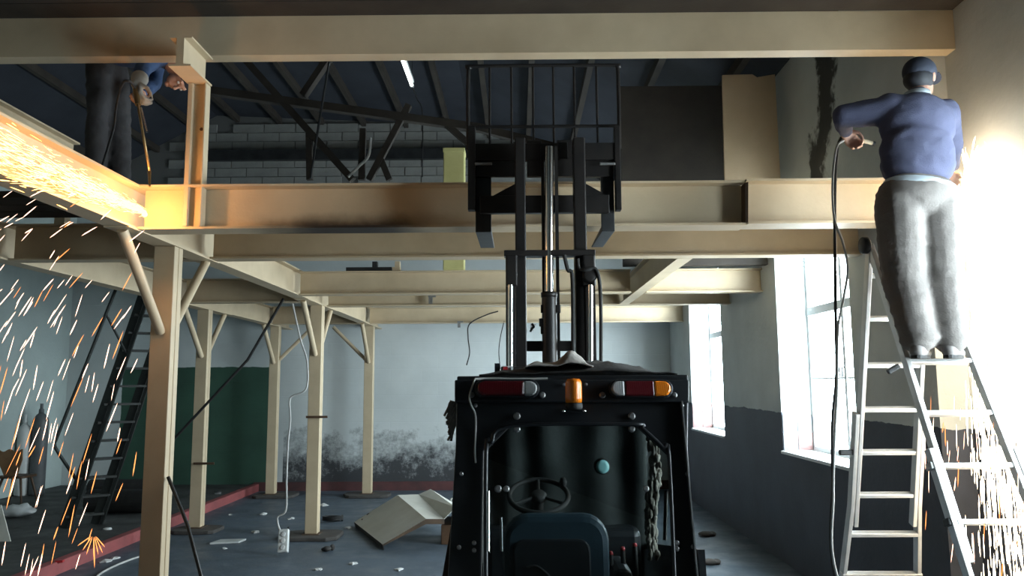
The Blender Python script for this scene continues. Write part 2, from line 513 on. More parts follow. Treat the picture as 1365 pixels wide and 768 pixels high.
# ================================================================== THE SETTING
KERBX, RAISE = -4.82, 0.12
MB().box((KERBX, REARY, -0.15), (NEARX + 0.5, BACKY + 0.2, 0)).build('floor', 'floor_blue', kind='structure', label='worn blue-grey painted concrete hall floor')
MB().box((LEFTX, REARY, -0.15), (KERBX - 0.12, BACKY + 0.2, RAISE)).build('floor_platform', 'floor_grey', kind='structure', label='raised dark grey concrete floor behind the red kerb')
MB().box((KERBX - 0.12, REARY, -0.15), (KERBX, BACKY, RAISE + 0.012)).build('trim_1', 'kerb_red', kind='structure', bevel=0.012, label='red painted kerb along the raised floor')
MB().box((KERBX - 0.1, BACKY - 0.05, 0), (WALLX, BACKY, 0.16)).build('baseboard_back', 'skirting_red', kind='structure', label='dull red skirting along the white wall')

# roof profile (x, height)
PROF = [(LEFTX - 0.4, 5.6), (-5.9, 7.25), (-0.9, 7.02), (NEARX + 0.5, 5.02)]
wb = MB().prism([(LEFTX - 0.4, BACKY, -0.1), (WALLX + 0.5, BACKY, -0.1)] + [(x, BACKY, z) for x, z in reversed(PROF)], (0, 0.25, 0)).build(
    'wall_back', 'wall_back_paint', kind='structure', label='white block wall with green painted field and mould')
brick = MB().cbox((0, 0, 0), (0.602, 0.03, 0.164)).mesh('brick', 'block_grey', Vector((0, 0, 0)))
half = MB().cbox((0, 0, 0), (0.29, 0.03, 0.164)).mesh('brick_half', 'block_grey', Vector((0, 0, 0)))
for r in range(10):
    z = 5.55 + r * 0.178
    for k in range(12):
        x = -6.5 + k * 0.62 + (0.3 if r % 2 else 0)
        if z + 0.1 > 7.1 - max(0, x + 0.9) * 0.45 - max(0, -5.9 - x) * 0.6:
            continue
        if RNG.random() < 0.05:
            inst(half, 'brick', wb, (x - 0.15, BACKY - 0.012, z))
            continue
        inst(brick, 'brick', wb, (x, BACKY - 0.012 - RNG.random() * 0.006, z))
lw = MB().box((LEFTX - 0.3, REARY, -0.1), (LEFTX, BACKY, 5.75))
lw.build('wall_left', 'wall_left_paint', kind='structure', label='pale grey-green plaster side wall')

# right wall with window openings, standing back nearer than the pier's edge
wr = MB()
spans = [(REARY, WINS[2][0], NEARX), (WINS[2][1], STEPY, NEARX), (STEPY, WINS[1][0], WALLX), (WINS[1][1], WINS[0][0], WALLX), (WINS[0][1], BACKY, WALLX)]
for a, b, wx in spans:
    wr.box((wx, a, -0.1), (wx + 0.5, b, 5.5))
for a, b in WINS:
    wx = WALLX if a > STEPY else NEARX
    wr.box((wx, a, -0.1), (wx + 0.5, b, SILL - 0.03))
    wr.box((wx, a, WTOP), (wx + 0.5, b, 5.5))
wr = wr.build('wall_right', 'wall_right_paint', kind='structure', label='plaster wall with dark dado, deep window openings')
MB().prism([(LEFTX - 0.4, REARY - 0.3, -0.1), (WALLX + 0.5, REARY - 0.3, -0.1)] + [(x, REARY - 0.3, z + 0.02) for x, z in reversed(PROF)], (0, 0.3, 0)).build('wall_rear', 'wall_left_paint', kind='structure', label='plain plaster end wall')

# roof: boards as one shell with purlins
roof = MB()
for (xa, za), (xb, zb) in zip(PROF[:-1], PROF[1:]):
    roof.prism([(xa, REARY - 0.3, za), (xb, REARY - 0.3, zb), (xb, REARY - 0.3, zb + 0.08), (xa, REARY - 0.3, za + 0.08)], (0, BACKY + 0.55 - REARY, 0))
roof = roof.build('ceiling', 'roof_board', kind='structure', label='dark boarded roof underside')
for (xa, za), (xb, zb) in zip(PROF[:-1], PROF[1:]):
    n = max(2, int(math.hypot(xb - xa, zb - za) / 0.75))
    for k in range(n):
        s = (k + 0.5) / n
        x, z = xa + (xb - xa) * s, za + (zb - za) * s
        MB().bar((x, 5.6, z - 0.06), (x, BACKY, z - 0.06), 0.08, 0.12).build('purlin', 'dark_timber', roof)

# windows: steel frames, panes and tiles in the reveal
def window(n, a, b, label):
    wx = WALLX if a > STEPY else NEARX
    GX = wx + 0.36
    w = tag(bpy.data.objects.new('window_%d' % n, None), label, None, None, 'structure')
    C.objects.link(w); w.location = (GX, (a + b) / 2, SILL)
    fr = 0.05
    mb = MB()
    for z0, z1 in ((SILL, SILL + fr), (WTOP - fr, WTOP)):
        mb.box((GX - 0.03, a, z0), (GX + 0.03, b, z1))
    for y in (a, b - fr):
        mb.box((GX - 0.03, y, SILL + fr), (GX + 0.03, y + fr, WTOP - fr))
    mb.build('window_frame', 'white_paint', w)
    zt = 2.72
    mid = (a + b) / 2
    MB().box((GX - 0.045, a + fr, zt - 0.045), (GX + 0.03, b - fr, zt + 0.045)).build('transom', 'white_paint', w)
    MB().box((GX - 0.035, mid - 0.03, SILL + fr), (GX + 0.03, mid + 0.03, zt - 0.045)).build('mullion', 'white_paint', w)
    MB().box((GX - 0.035, mid - 0.03, zt + 0.045), (GX + 0.03, mid + 0.03, WTOP - fr)).build('mullion', 'white_paint', w)
    for y0, y1 in ((a + fr, mid - 0.03), (mid + 0.03, b - fr)):
        MB().box((GX - 0.025, y0, 1.98), (GX + 0.01, y1, 2.0)).build('glazing_bar', 'white_paint', w)
        for z0, z1 in ((SILL + fr, 1.98), (2.0, zt - 0.045), (zt + 0.045, WTOP - fr)):
            MB().box((GX - 0.003, y0, z0), (GX + 0.003, y1, z1)).build('pane', 'window_glass', w)
    for k in range(6):
        z = WTOP - 0.1 - k * 0.055
        MB().prism([(GX - 0.08, a + fr, z), (GX - 0.045, a + fr, z + 0.02), (GX - 0.045, a + fr, z + 0.024), (GX - 0.08, a + fr, z + 0.004)], (0, b - a - 2 * fr, 0)).build('blind_slat', 'grey_plastic', w)
    MB().box((GX - 0.07, mid + 0.04, 2.0), (GX - 0.035, mid + 0.07, 2.1)).build('handle', 'bolt_steel', w)
    MB().box((wx - 0.025, a, SILL - 0.03), (GX - 0.03, b, SILL)).build('window_sill', 'white_paint', w)
    # tiles on the far side of the reveal
    tp = MB().cbox((0, 0, 0), (0.155, 0.012, 0.185)).mesh('tile', 'tile_pink', Vector((0, 0, 0)))
    tg = MB().cbox((0, 0, 0), (0.155, 0.012, 0.185)).mesh('tile', 'tile_grey', Vector((0, 0, 0)))
    for r in range(2):
        for k in range(2):
            inst(tp if (r == 0 and k == 1) or n == 1 else tg, 'tile', w, (wx + 0.085 + k * 0.163, b - 0.006, SILL + 0.1 + r * 0.193))
    return w
window(1, *WINS[0], 'white framed factory window beside the white block wall')
window(2, *WINS[1], 'white framed factory window beyond the aluminium ladder')
window(3, *WINS[2], 'white framed factory window beside the weld')

# ================================================================== MEZZANINE STEELWORK
BB, BH = 3.01, 0.31           # beam underside, beam height
ROWX, ROW2X = -2.66, -4.36
COLY = [5.93, 10.45, 14.2]
clampname = 0
def beam_clip(parent, px, py, Y):
    p = P(px, py, Y)
    m = MB().cbox(p, (0.05, 0.04, 0.10)).cbox(p + Vector((0.02, 0, 0.05)), (0.1, 0.06, 0.02))
    m.build('beam_clamp', 'bolt_steel', parent)
def beam(name, a, b, h, w, mats, label, cat='beam', group=None, tf=0.016, tw=0.012):
    return MB().ibeam(a, b, h, w, tf, tw).build(name, mats, None, 0, label, cat, group)
XR = WALLX - 0.003
# depth beams carried by the two column rows
beam('steel_beam', (ROWX, 1.4, BB), (ROWX, BACKY - 0.01, BB), BH, 0.16, 'cream_paint', 'long cream steel beam being torch cut, carried by the front column row')
beam('steel_beam', (ROW2X, 1.4, BB), (ROW2X, BACKY - 0.01, BB), BH, 0.16, 'cream_paint', 'long cream steel beam carried by columns beside the red kerb')
# cross beams
x0 = ROWX + 0.082
b1 = beam('cross_beam', (x0, 5.35, BB), (P(988, 260, 5.35).x, 5.35, BB), BH, 0.2, 'scorched_tan', 'scorched cream cross beam above the raised forks')
sx = P(988, 260, 5.35).x
b1b = MB().ibeam((sx + 0.006, 5.33, BB + 0.004), (NEARX - 0.003, 5.33, BB + 0.004), BH, 0.2, 0.016, 0.012).build('cross_beam', 'cream_paint', None, 0, 'short cross beam lit by the weld beside the blue-sweatered worker', 'beam')
MB().prism([(sx - 0.012, 5.235, BB + 0.016), (sx + 0.004, 5.228, BB + 0.016), (sx + 0.016, 5.225, BB + BH - 0.02), (sx - 0.002, 5.235, BB + BH - 0.02)], (0, 0.1, 0)).build('splice_plate', 'soot_steel', b1b)
b2 = beam('cross_beam', (x0, 6.6, BB), (XR, 6.6, BB), BH, 0.16, 'cream_paint', 'cross beam meeting the wall at the window beyond the ladder')
beam_clip(b2, 479, 300, 6.48)
b3 = beam('cross_beam', (x0, 9.3, BB), (P(850, 380, 9.3).x - 0.09, 9.3, BB), 0.28, 0.16, 'cream_paint', 'cross beam from the middle column to the short joist')
b3r = beam('cross_beam', (P(850, 380, 9.3).x + 0.09, 9.3, BB), (XR, 9.3, BB), 0.28, 0.16, 'cream_paint', 'cream cross beam let into the pier between the two windows')
b3b = beam('cross_beam', (x0, 10.7, BB), (XR, 10.7, BB), 0.28, 0.16, 'cream_paint', 'cream cross beam just behind the middle column')
beam_clip(b3b, 574, 400, 10.6)
b4 = beam('cross_beam', (x0, 13.75, BB), (XR, 13.75, BB), 0.28, 0.16, 'cream_paint', 'cream cross beam along the white block wall')
beam_clip(b4, 612, 433, 13.6); beam_clip(b4, 709, 437, 13.6)
jx = P(851, 380, 9.3).x
beam('joist', (jx, 6.69, BB), (jx, 10.61, BB), 0.28, 0.13, 'cream_paint', 'short cream joist joining two cross beams near the windows')
for Y, lab in ((6.6, 'cross beam between the column rows behind the first column'), (10.1, 'cross beam between the column rows above the steep stair'), (13.75, 'cross beam between the column rows by the green wall')):
    beam('cross_beam', (ROW2X + 0.082, Y, BB), (ROWX - 0.082, Y, BB), BH, 0.16, 'cream_paint', lab)
for Y, lab in ((6.6, 'cross beam reaching the side wall, in front of the steep stair'),):
    beam('cross_beam', (LEFTX + 0.003, Y, BB), (ROW2X - 0.082, Y, BB), BH, 0.16, 'cream_paint', lab)

# columns with diagonal tube braces
def column(X, Y, z0, label, tubes, crossbr=0):
    c = root('steel_column', (X, Y, z0), label, 'column', 'mezzanine columns')
    w, d = 0.158, 0.15
    MB().box((X - w / 2, Y - d / 2, z0 + 0.01), (X + w / 2, Y - 0.006, BB - 0.008)).build('channel', 'cream_paint', c, 0.006)
    MB().box((X - w / 2, Y + 0.006, z0 + 0.01), (X + w / 2, Y + d / 2, BB - 0.008)).build('channel', 'cream_paint', c, 0.006)
    MB().box((X - w / 2 + 0.006, Y - 0.006, z0 + 0.01), (X + w / 2 - 0.006, Y + 0.006, BB - 0.01)).build('weld_seam', 'cream_paint', c)
    MB().box((X - 0.11, Y - 0.11, z0), (X + 0.11, Y + 0.11, z0 + 0.01)).build('base_plate', 'soot_steel', c)
    MB().box((X - 0.085, Y - 0.8, BB - 0.008), (X + 0.085, Y + 0.8, BB)).build('head_plate', 'cream_paint', c)
    for s in tubes:
        MB().tube([(X, Y + s * 0.075, BB - 0.66), (X, Y + s * 0.72, BB - 0.01)], 0.036, 14).build('brace', 'cream_paint', c)
    for s in (crossbr if isinstance(crossbr, tuple) else ()):
        MB().tube([(X + s * 0.079, Y, BB - 0.6), (X + s * 0.66, Y, BB - 0.02)], 0.032, 12).build('brace', 'cream_paint', c)
    return c
def pad(X, Y, w, d, label, z=0.05):
    m = MB()
    n = 12
    ring_ = [(X + w / 2 * (abs(math.cos(2 * math.pi * k / n)) ** 0.5) * math.copysign(1, math.cos(2 * math.pi * k / n)) * RNG.uniform(0.9, 1.08),
              Y + d / 2 * (abs(math.sin(2 * math.pi * k / n)) ** 0.5) * math.copysign(1, math.sin(2 * math.pi * k / n)) * RNG.uniform(0.9, 1.08), 0.0) for k in range(n)]
    m.prism(ring_, (0, 0, z))
    m.build('column_pad', 'pad_concrete', None, 0.012, label, 'pad', 'concrete pads under the columns')
column(ROWX, COLY[0], 0.0, 'cream steel column under the torch cut, with rod leaning on it', (-1, 1))
column(ROWX, COLY[1], 0.05, 'cream steel column with the white socket cable beside it', (-1, 1))
column(ROWX, COLY[2], 0.05, 'cream steel column in front of the mouldy white wall', (-1,), (-1,))
column(ROW2X, 10.95, 0.05, 'cream steel column beside the kerb with a board at its foot', (-1, 1))
column(ROW2X, COLY[2], 0.05, 'cream steel column at the edge of the green field', (-1,), (1,))
pad(ROWX, COLY[1], 0.75, 0.6, 'dark concrete pad under the column beside the white socket')
pad(ROWX, COLY[2], 0.8, 0.6, 'dark concrete pad under the column at the mouldy wall')
pad(ROW2X + 0.03, 10.9, 0.62, 0.5, 'dark concrete pad beside the loose grey board')
pad(ROW2X + 0.1, COLY[2], 0.75, 0.55, 'dark concrete pad at the end of the red kerb')
# rusty pegs on two columns
for (px, py, Y, par) in ((410, 556, 10.35, 'steel_column.001'), (260, 618, 10.85, 'steel_column.003')):
    p = P(px, py, Y)
    MB().box((p.x - 0.02, p.y - 0.01, p.z - 0.015), (p.x + 0.26, p.y + 0.005, p.z + 0.015)).build('peg', 'wood_dark', bpy.data.objects[par])

# upper front beam, the deck over it, the post and the sawn-off stub
tb = MB().sect((ROW2X + 0.08, 5.35, 4.285), (NEARX - 0.003, 5.35, 4.285), [(0, 0), (-0.12, 0), (-0.12, 0.014), (-0.012, 0.014), (-0.012, 0.276), (-0.12, 0.276), (-0.12, 0.29), (0, 0.29)]).build('upper_beam', 'cream_paint', None, 0, 'long steel beam under the dark plank deck', 'beam')
dk = root('plank_deck', (-1.6, 3.6, 4.577), 'dark plank deck lying on the upper front beam', 'deck')
for k in range(17):
    y = 2.06 + k * 0.22
    if y > 5.2: break
    MB().box((ROW2X, y, 4.577), (NEARX - 0.003, y + 0.21, 4.62)).build('plank', 'dark_timber', dk)
px0 = P(262, 200, 5.29).x
post = root('steel_post', (px0, 5.29, BB + 0.017), 'short cream steel post standing on the scorched cross beam', 'post')
MB().box((px0 - 0.062, 5.252, BB + 0.018), (px0 - 0.03, 5.332, 4.043)).build('flange', 'cream_paint', post, 0.003)
MB().box((px0 - 0.03, 5.285, BB + 0.018), (px0 + 0.052, 5.297, 4.043)).build('web', 'cream_paint', post)
MB().box((px0 + 0.052, 5.252, BB + 0.018), (px0 + 0.064, 5.332, 4.043)).build('flange', 'cream_paint', post, 0.003)
MB().lathe((px0 + 0.03, 5.286, 3.72), (0, -1, 0), [(0.012, 0), (0.012, 0.004)], 12).build('bolt_hole', 'soot_steel', post)
sxb = P(252, 70, 5.1).x
st = MB().ibeam((sxb, 4.96, 4.045), (sxb, 5.325, 4.045), 0.205, 0.15, 0.012, 0.05)
st.build('beam_stub', 'cream_paint', None, 0, 'sawn-off cream beam stub on top of the short post', 'beam')

# upper depth beam and the boards under the torch worker
beam('upper_beam', (ROW2X, 1.5, 4.11), (ROW2X, 7.5, 4.11), 0.22, 0.14, 'cream_paint', 'pale upper beam running back behind the torch worker')
for Y in (2.2, 7.4):
    MB().box((ROW2X - 0.05, Y - 0.05, BB + BH), (ROW2X + 0.05, Y + 0.05, 4.11)).build('stub_post', 'cream_paint', None, 0.004, 'short cream post under the pale upper beam' + (' by the torch worker' if Y > 5 else ' over the raised floor'), 'post')
sw = root('scaffold_board', (-3.3, 5.95, BB + BH), 'dark scaffold boards across the beams under the torch worker', 'board')
for k in range(3):
    MB().box((-4.33, 5.60 + k * 0.24, BB + BH + 0.002), (-2.45, 5.82 + k * 0.24, BB + BH + 0.052)).build('plank', 'dark_timber', sw)

# ================================================================== ROOF TRUSS, TUBE LIGHT, UPPER LEVEL
TY = 10.0
tr = root('roof_truss', P(440, 235, TY), 'dark roof truss with crossed struts in front of grey bricks', 'truss')
tr.location.z = BB + BH
def strut(a, b, w, d=0.08, nm='strut', Y=TY, mt='dark_timber'):
    A, B = P(*a, Y), P(*b, Y)
    MB().bar(A, B, d, w, (0, 1, 0)).build(nm, mt, tr)
strut((270, 120), (640, 171), 0.11, 0.1, 'tie_beam')
strut((318, 70), (470, 240), 0.10, 0.09)
strut((446, 66), (404, 128), 0.13)
strut((545, 140), (492, 240), 0.08)
strut((588, 160), (640, 205), 0.08)
strut((640, 171), (905, 240), 0.10, 0.1, 'tie_beam')
strut((412, 176), (413, 240), 0.06)
strut((484, 172), (482, 240), 0.07)
strut((506, 208), (519, 240), 0.05)
MB().tube([P(441, 70, TY - 0.2), P(425, 165, TY - 0.2), P(414, 238, TY - 0.2)], 0.016, 8).build('tie_rod', 'dark_steel', tr)
MB().tube(bez([P(494, 184, TY - 0.055), P(491, 208, TY - 0.055), P(478, 222, TY - 0.055), P(464, 236, TY - 0.055)]), 0.02, 8).build('air_hose', 'cable_grey', None, 0, 'curved pale hose hanging in front of the roof truss', 'hose')
# wall-side steel band on the bricks
MB().box((-6.3, BACKY - 0.16, 6.30), (0.9, BACKY - 0.05, 6.50)).build('ring_beam', 'dark_steel', None, 0, 'dark horizontal steel band across the grey bricks', 'beam')

ta, tb_ = P(532, 68, 9.45), P(549, 114, 10.5)
tl = root('tube_lamp', (ta + tb_) / 2, 'lit fluorescent tube hanging below the dark roof', 'lamp')
MB().tube([ta, tb_], 0.022, 12).build('glass_tube', 'tube_light', tl)
dtl = (tb_ - ta).normalized()
MB().bar(ta + Vector((0, 0, 0.06)), tb_ + Vector((0, 0, 0.06)), 0.06, 0.04).build('fitting', 'grey_plastic', tl)
for e in (ta, tb_):
    MB().tube([e - dtl * 0.02, e + dtl * 0.02], 0.028, 12).build('end_cap', 'grey_plastic', tl)
    MB().tube([e + Vector((0, 0, 0.07)), (e.x, e.y, 6.72)], 0.004, 6).build('suspension_wire', 'cable_black', tl)
MB().tube(bez([tb_, P(556, 132, 10.5), P(563, 152, 10.5), P(563, 236, 10.5)]), 0.008, 6).build('cord', 'cable_black', tl)

# upper partition, plywood board, yellow box
py_ = 9.0
xp = P(828, 200, py_).x
MB().box((xp, py_, BB + BH - 0.02), (WALLX - 0.004, py_ + 0.1, 5.45)).build('wall_partition', 'dark_timber', kind='structure', label='dark boarded partition on the upper level')
A, B, Cc, D = P(964, 240, 8.1), P(1040, 240, 8.1), P(1033, 99, 8.2), P(963, 100, 8.2)
MB().prism([Vector((A.x, 8.08, 3.325)), Vector((B.x, 8.08, 3.325)), Cc, P(1009, 103, 8.19), P(1003, 99, 8.19), D], (0, 0.03, 0)).build('plywood_board', 'plywood', None, 0, 'tall tan plywood board leaning against the dark partition', 'board')
MB().bar((P(940, 240, 8.1).x, 8.1, 3.30), (XR, 8.1, 3.30), 0.12, 0.05).build('support_rail', 'dark_steel', None, 0, 'dark steel rail under the plywood board', 'rail')
yb_ = P(606, 218, 9.3)
bx = root('yellow_box', (yb_.x, 9.3, BB + 0.281), 'pale yellow box standing on the cross beam beside the mast', 'box')
MB().box((yb_.x - 0.125, 9.18, BB + 0.282), (yb_.x + 0.125, 9.42, P(606, 198, 9.2).z)).build('body', 'yellow_board', bx, 0.01)
MB().box((yb_.x - 0.13, 9.175, P(606, 198, 9.2).z - 0.05), (yb_.x + 0.13, 9.425, P(606, 198, 9.2).z + 0.005)).build('lid', 'yellow_board', bx, 0.005)
# small items on the middle beam
for px, w, lab, mt in ((500, 0.34, 'dark tray lying on the middle cross beam', 'dark_steel'), (530, 0.06, 'pale bracket upright on the middle cross beam', 'cream_paint')):
    p = P(px, 366, 9.3)
    m = MB().box((p.x - w, 9.25, BB + 0.281), (p.x + w * 0.6, 9.35, BB + 0.33)).box((p.x - 0.03, 9.26, BB + 0.33), (p.x + 0.03, 9.34, BB + 0.40))
    m.build('beam_bracket' if mt == 'cream_paint' else 'steel_tray', mt, None, 0.004, lab, 'bracket' if mt == 'cream_paint' else 'tray')

# ================================================================== FORKLIFT
def K(px, py, off=0.0):
    # a point on the raked plane of the cab's rear frame
    d = ray(px, py)
    t_ = (3.42 + 0.3375 * (CAM.z - 1.98) + off) / (d.y - 0.3375 * d.z)
    return CAM + d * t_
RN = Vector((0, 1, -0.3375)).normalized()      # into the cab
FCX = 0.243
fk = root('forklift', (FCX, 4.0, 0.0), 'black forklift with raised mast, cab glass and amber beacon', 'forklift')
outer = [K(*p) for p in ((590, 880), (607, 600), (609, 507), (700, 507), (820, 507), (918, 507), (917, 600), (940, 880))]
inner = [K(*p) for p in ((641, 850), (645, 602), (679, 568), (720, 565), (800, 565), (847, 565), (892, 606), (905, 850))]
rf = MB().ring(outer, inner, RN * 0.035).build('rear_frame', 'forklift_black', fk, 0.006)
MB().prism([K(606, 506, -0.02), K(919, 506, -0.02), K(919, 536, -0.02), K(606, 536, -0.02)], RN * 0.022).build('header_panel', 'forklift_black', rf, 0.006)
MB().bar(K(908, 537, -0.002), K(938, 880, -0.002), 0.006, 0.05, (0, 1, 0)).build('edge_glint', 'bolt_steel', rf)  # pale bar painting in the glint along the cab's outer edge
# hinged rear window: rubber rim and dusty glass
rim = [K(*p, -0.012) for p in ((648, 845), (648, 602), (655, 592), (680, 568), (846, 566), (856, 571), (884, 597), (892, 610), (902, 845))]
rw = MB().tube(bez(rim, 4), 0.0085, 8).build('window_rim', 'forklift_black', fk)
MB().prism([K(*p, 0.004) for p in ((647, 848), (647, 602), (680, 569), (846, 567), (890, 606), (903, 848))], RN * 0.005).build('rear_glass', 'cab_glass', fk)
MB().tube([K(651, 655, -0.03), K(651, 735, -0.03)], 0.006, 8).build('grab_handle', 'chrome', fk)
MB().tube([K(668, 690, 0.05), K(669, 735, 0.05)], 0.005, 8).build('inner_handle', 'bolt_steel', fk)
MB().tube([K(888, 655, 0.05), K(886, 720, 0.05)], 0.008, 8).build('gas_strut', 'mast_black', fk)
bolt = None
for px, py, r in ((629, 527, 0.012), (723, 527, 0.014), (803, 527, 0.014), (899, 527, 0.012), (689, 555, 0.016), (689, 572, 0.015), (842, 555, 0.016), (842, 572, 0.015),
                  (615, 632, 0.009), (916, 632, 0.009), (664, 652, 0.015), (675, 652, 0.013), (861, 652, 0.013), (612, 730, 0.009), (632, 724, 0.009), (632, 734, 0.009),
                  (902, 724, 0.011), (902, 732, 0.011), (924, 729, 0.010), (752, 513, 0.007), (781, 513, 0.007), (634, 541, 0.008), (909, 541, 0.008)):
    c = K(px, py, -0.024 if py < 536 else -0.004)
    MB().lathe(c, -RN, [(r, 0), (r, 0.004), (r * 0.7, 0.009), (r * 0.45, 0.009)], 12).build('bolt', 'bolt_steel', rf)
# tail lamps
def pill(x0, x1, yc, rr, y_off, mt, parent, left, right, nm):
    pts = []
    n = 8
    a, b = K(x0, yc, y_off), K(x1, yc, y_off)
    ex = (b - a).normalized(); ez = RN.cross(ex).normalized()
    if ez.z < 0: ez = -ez
    if left:
        pts += [a + ex * rr + (-ex * math.sin(q) + ez * math.cos(q)) * rr for q in [math.pi * k / n for k in range(n + 1)]]
    else:
        pts += [a + ez * rr, a - ez * rr]
    if right:
        pts += [b - ex * rr + (ex * math.sin(q) - ez * math.cos(q)) * rr for q in [math.pi * k / n for k in range(n + 1)]]
    else:
        pts += [b - ez * rr, b + ez * rr]
    return MB().prism(pts, -RN * 0.03).build(nm, mt, parent, 0.007)
l1 = pill(633, 719, 520, 0.041, -0.022, 'forklift_black', fk, True, True, 'tail_lamp')
pill(636, 699, 520, 0.032, -0.036, 'lens_red', l1, True, False, 'red_lens')
pill(699, 716, 520, 0.032, -0.036, 'lens_clear', l1, False, True, 'clear_lens')
l2 = pill(811, 896, 520, 0.041, -0.022, 'forklift_black', fk, True, True, 'tail_lamp')
pill(814, 832, 520, 0.032, -0.036, 'lens_clear', l2, True, False, 'clear_lens')
pill(832, 871, 520, 0.032, -0.036, 'lens_red', l2, False, False, 'red_lens')
pill(871, 893, 520, 0.032, -0.036, 'lens_amber', l2, False, True, 'amber_lens')
# beacon
bc = K(765, 546, -0.09)
be = root('beacon', bc - wloc(fk), None, None); be.parent = fk
MB().lathe(bc + Vector((0, 0, 0.0)), (0, 0, 1), [(0.030, 0), (0.036, 0.006), (0.036, 0.022), (0.032, 0.028)], 18).build('beacon_base', 'rubber', be)
MB().lathe(bc + Vector((0, 0, 0.028)), (0, 0, 1), [(0.034, 0), (0.035, 0.02), (0.034, 0.08), (0.032, 0.088), (0.025, 0.097), (0.0, 0.10)], 20).build('beacon_lens', 'lens_amber', be)
MB().lathe(bc + Vector((0, 0, 0.03)), (0, 0, 1), [(0.012, 0), (0.012, 0.07)], 10).build('beacon_bulb', 'lens_clear', be)
MB().box((bc.x - 0.05, bc.y - 0.005, bc.z - 0.012), (bc.x + 0.05, bc.y + 0.12, bc.z)).build('beacon_bracket', 'forklift_black', be, 0.003)
for s in (-1, 1):
    MB().lathe((bc.x + s * 0.042, bc.y - 0.006, bc.z - 0.006), (0, -1, 0), [(0.006, 0), (0.006, 0.006)], 8).build('beacon_screw', 'chrome', be)

# cab roof, front pillars, side sills
XL, XRR = K(609, 507).x, K(918, 507).x
MB().box((XL, 3.42, 1.955), (XRR, 3.50, 1.985)).build('roof_bar', 'forklift_black', fk, 0.006)
MB().box((XL, 4.52, 1.955), (XRR, 4.60, 1.985)).build('roof_bar', 'forklift_black', fk, 0.006)
for X in (XL, XRR - 0.06):
    MB().box((X, 3.50, 1.955), (X + 0.06, 4.52, 1.985)).build('roof_rail', 'forklift_black', fk, 0.006)
    MB().bar((X + 0.03, 4.56, 1.96), (X + 0.03, 4.68, 0.75), 0.06, 0.06, (0, 1, 0)).build('front_pillar', 'forklift_black', fk, 0.006)
for k in range(6):
    x = XL + 0.16 + k * (XRR - XL - 0.32) / 5
    MB().box((x - 0.012, 3.50, 1.958), (x + 0.012, 4.52, 1.982)).build('roof_slat', 'forklift_black', fk)
# solid lower side panels of the cab
for X in (XL + 0.005, XRR - 0.03):
    MB().prism([(X, 3.10, 0.72), (X, 4.66, 0.72), (X, 4.64, 1.05), (X, 3.2, 1.3)], (0.025, 0, 0)).build('side_panel', 'forklift_black', fk)
# chassis, counterweight, wheels
cwp = [(2.92, 0.30), (3.55, 0.22), (3.55, 0.92), (3.16, 0.98), (2.98, 0.90), (2.90, 0.62)]
MB().prism([(XL + 0.02, y, z) for y, z in cwp], (XRR - XL - 0.04, 0, 0)).build('counterweight', 'counterweight', fk, 0.04)
MB().box((XL + 0.12, 3.55, 0.20), (XRR - 0.12, 4.62, 0.62)).build('chassis', 'counterweight', fk, 0.02)
MB().box((XL + 0.15, 3.5, 0.62), (XRR - 0.15, 3.98, 0.92)).build('seat_hood', 'forklift_black', fk, 0.03)
MB().box((XL + 0.08, 4.32, 0.62), (XRR - 0.08, 4.62, 1.18)).build('dashboard', 'forklift_black', fk, 0.04)
for X, Y, r, w in ((XL + 0.02, 3.32, 0.22, 0.16), (XRR - 0.18, 3.32, 0.22, 0.16), (XL - 0.02, 4.62, 0.28, 0.18), (XRR - 0.16, 4.62, 0.28, 0.18)):
    wh = MB().lathe((X, Y, r), (1, 0, 0), [(r * 0.55, 0), (r * 0.93, 0.0), (r, 0.03), (r, w - 0.03), (r * 0.93, w), (r * 0.55, w)], 28).build('wheel', 'rubber', fk)
    MB().lathe((X - 0.004, Y, r), (1, 0, 0), [(r * 0.2, 0), (r * 0.54, 0.012), (r * 0.54, w), (r * 0.2, w + 0.008)], 20).build('wheel_hub', 'counterweight', wh)
# seat
sc_ = P(741, 720, 3.62)
def rrect(cx, cz, w, h, r, n=5):
    o = []
    for (sx_, sz_, a0) in ((1, 1, 0), (-1, 1, 90), (-1, -1, 180), (1, -1, 270)):
        for k in range(n + 1):
            a = math.radians(a0 + 90 * k / n)
            o.append((cx + sx_ * (w / 2 - r) + r * math.cos(a), cz + sz_ * (h / 2 - r) + r * math.sin(a)))
    return o
st_top = P(741, 686, 3.62).z
sw_ = 0.47
back = [Vector((x, 3.60 + (z - st_top) * 0.12, z)) for x, z in rrect(sc_.x, st_top - 0.27, sw_, 0.54, 0.11)]
sb = MB().prism(back, (0, 0.10, 0)).build('seat_back', 'seat_vinyl', fk, 0.03)
pan = [Vector((x, 3.588 + (z - st_top) * 0.12, z)) for x, z in rrect(sc_.x - 0.02, st_top - 0.33, sw_ - 0.13, 0.46, 0.05)]
MB().prism(pan, (0, 0.02, 0)).build('back_panel', 'forklift_black', sb, 0.008)
MB().tube(bez([P(702, 757, 3.56), P(715, 755, 3.56), P(728, 764, 3.56), P(738, 775, 3.56)], 5), 0.006, 6).build('seat_cable', 'rubber', sb)
MB().box((sc_.x - 0.24, 3.62, 0.92), (sc_.x + 0.24, 4.04, 1.03)).build('seat_cushion', 'seat_vinyl', fk, 0.04)
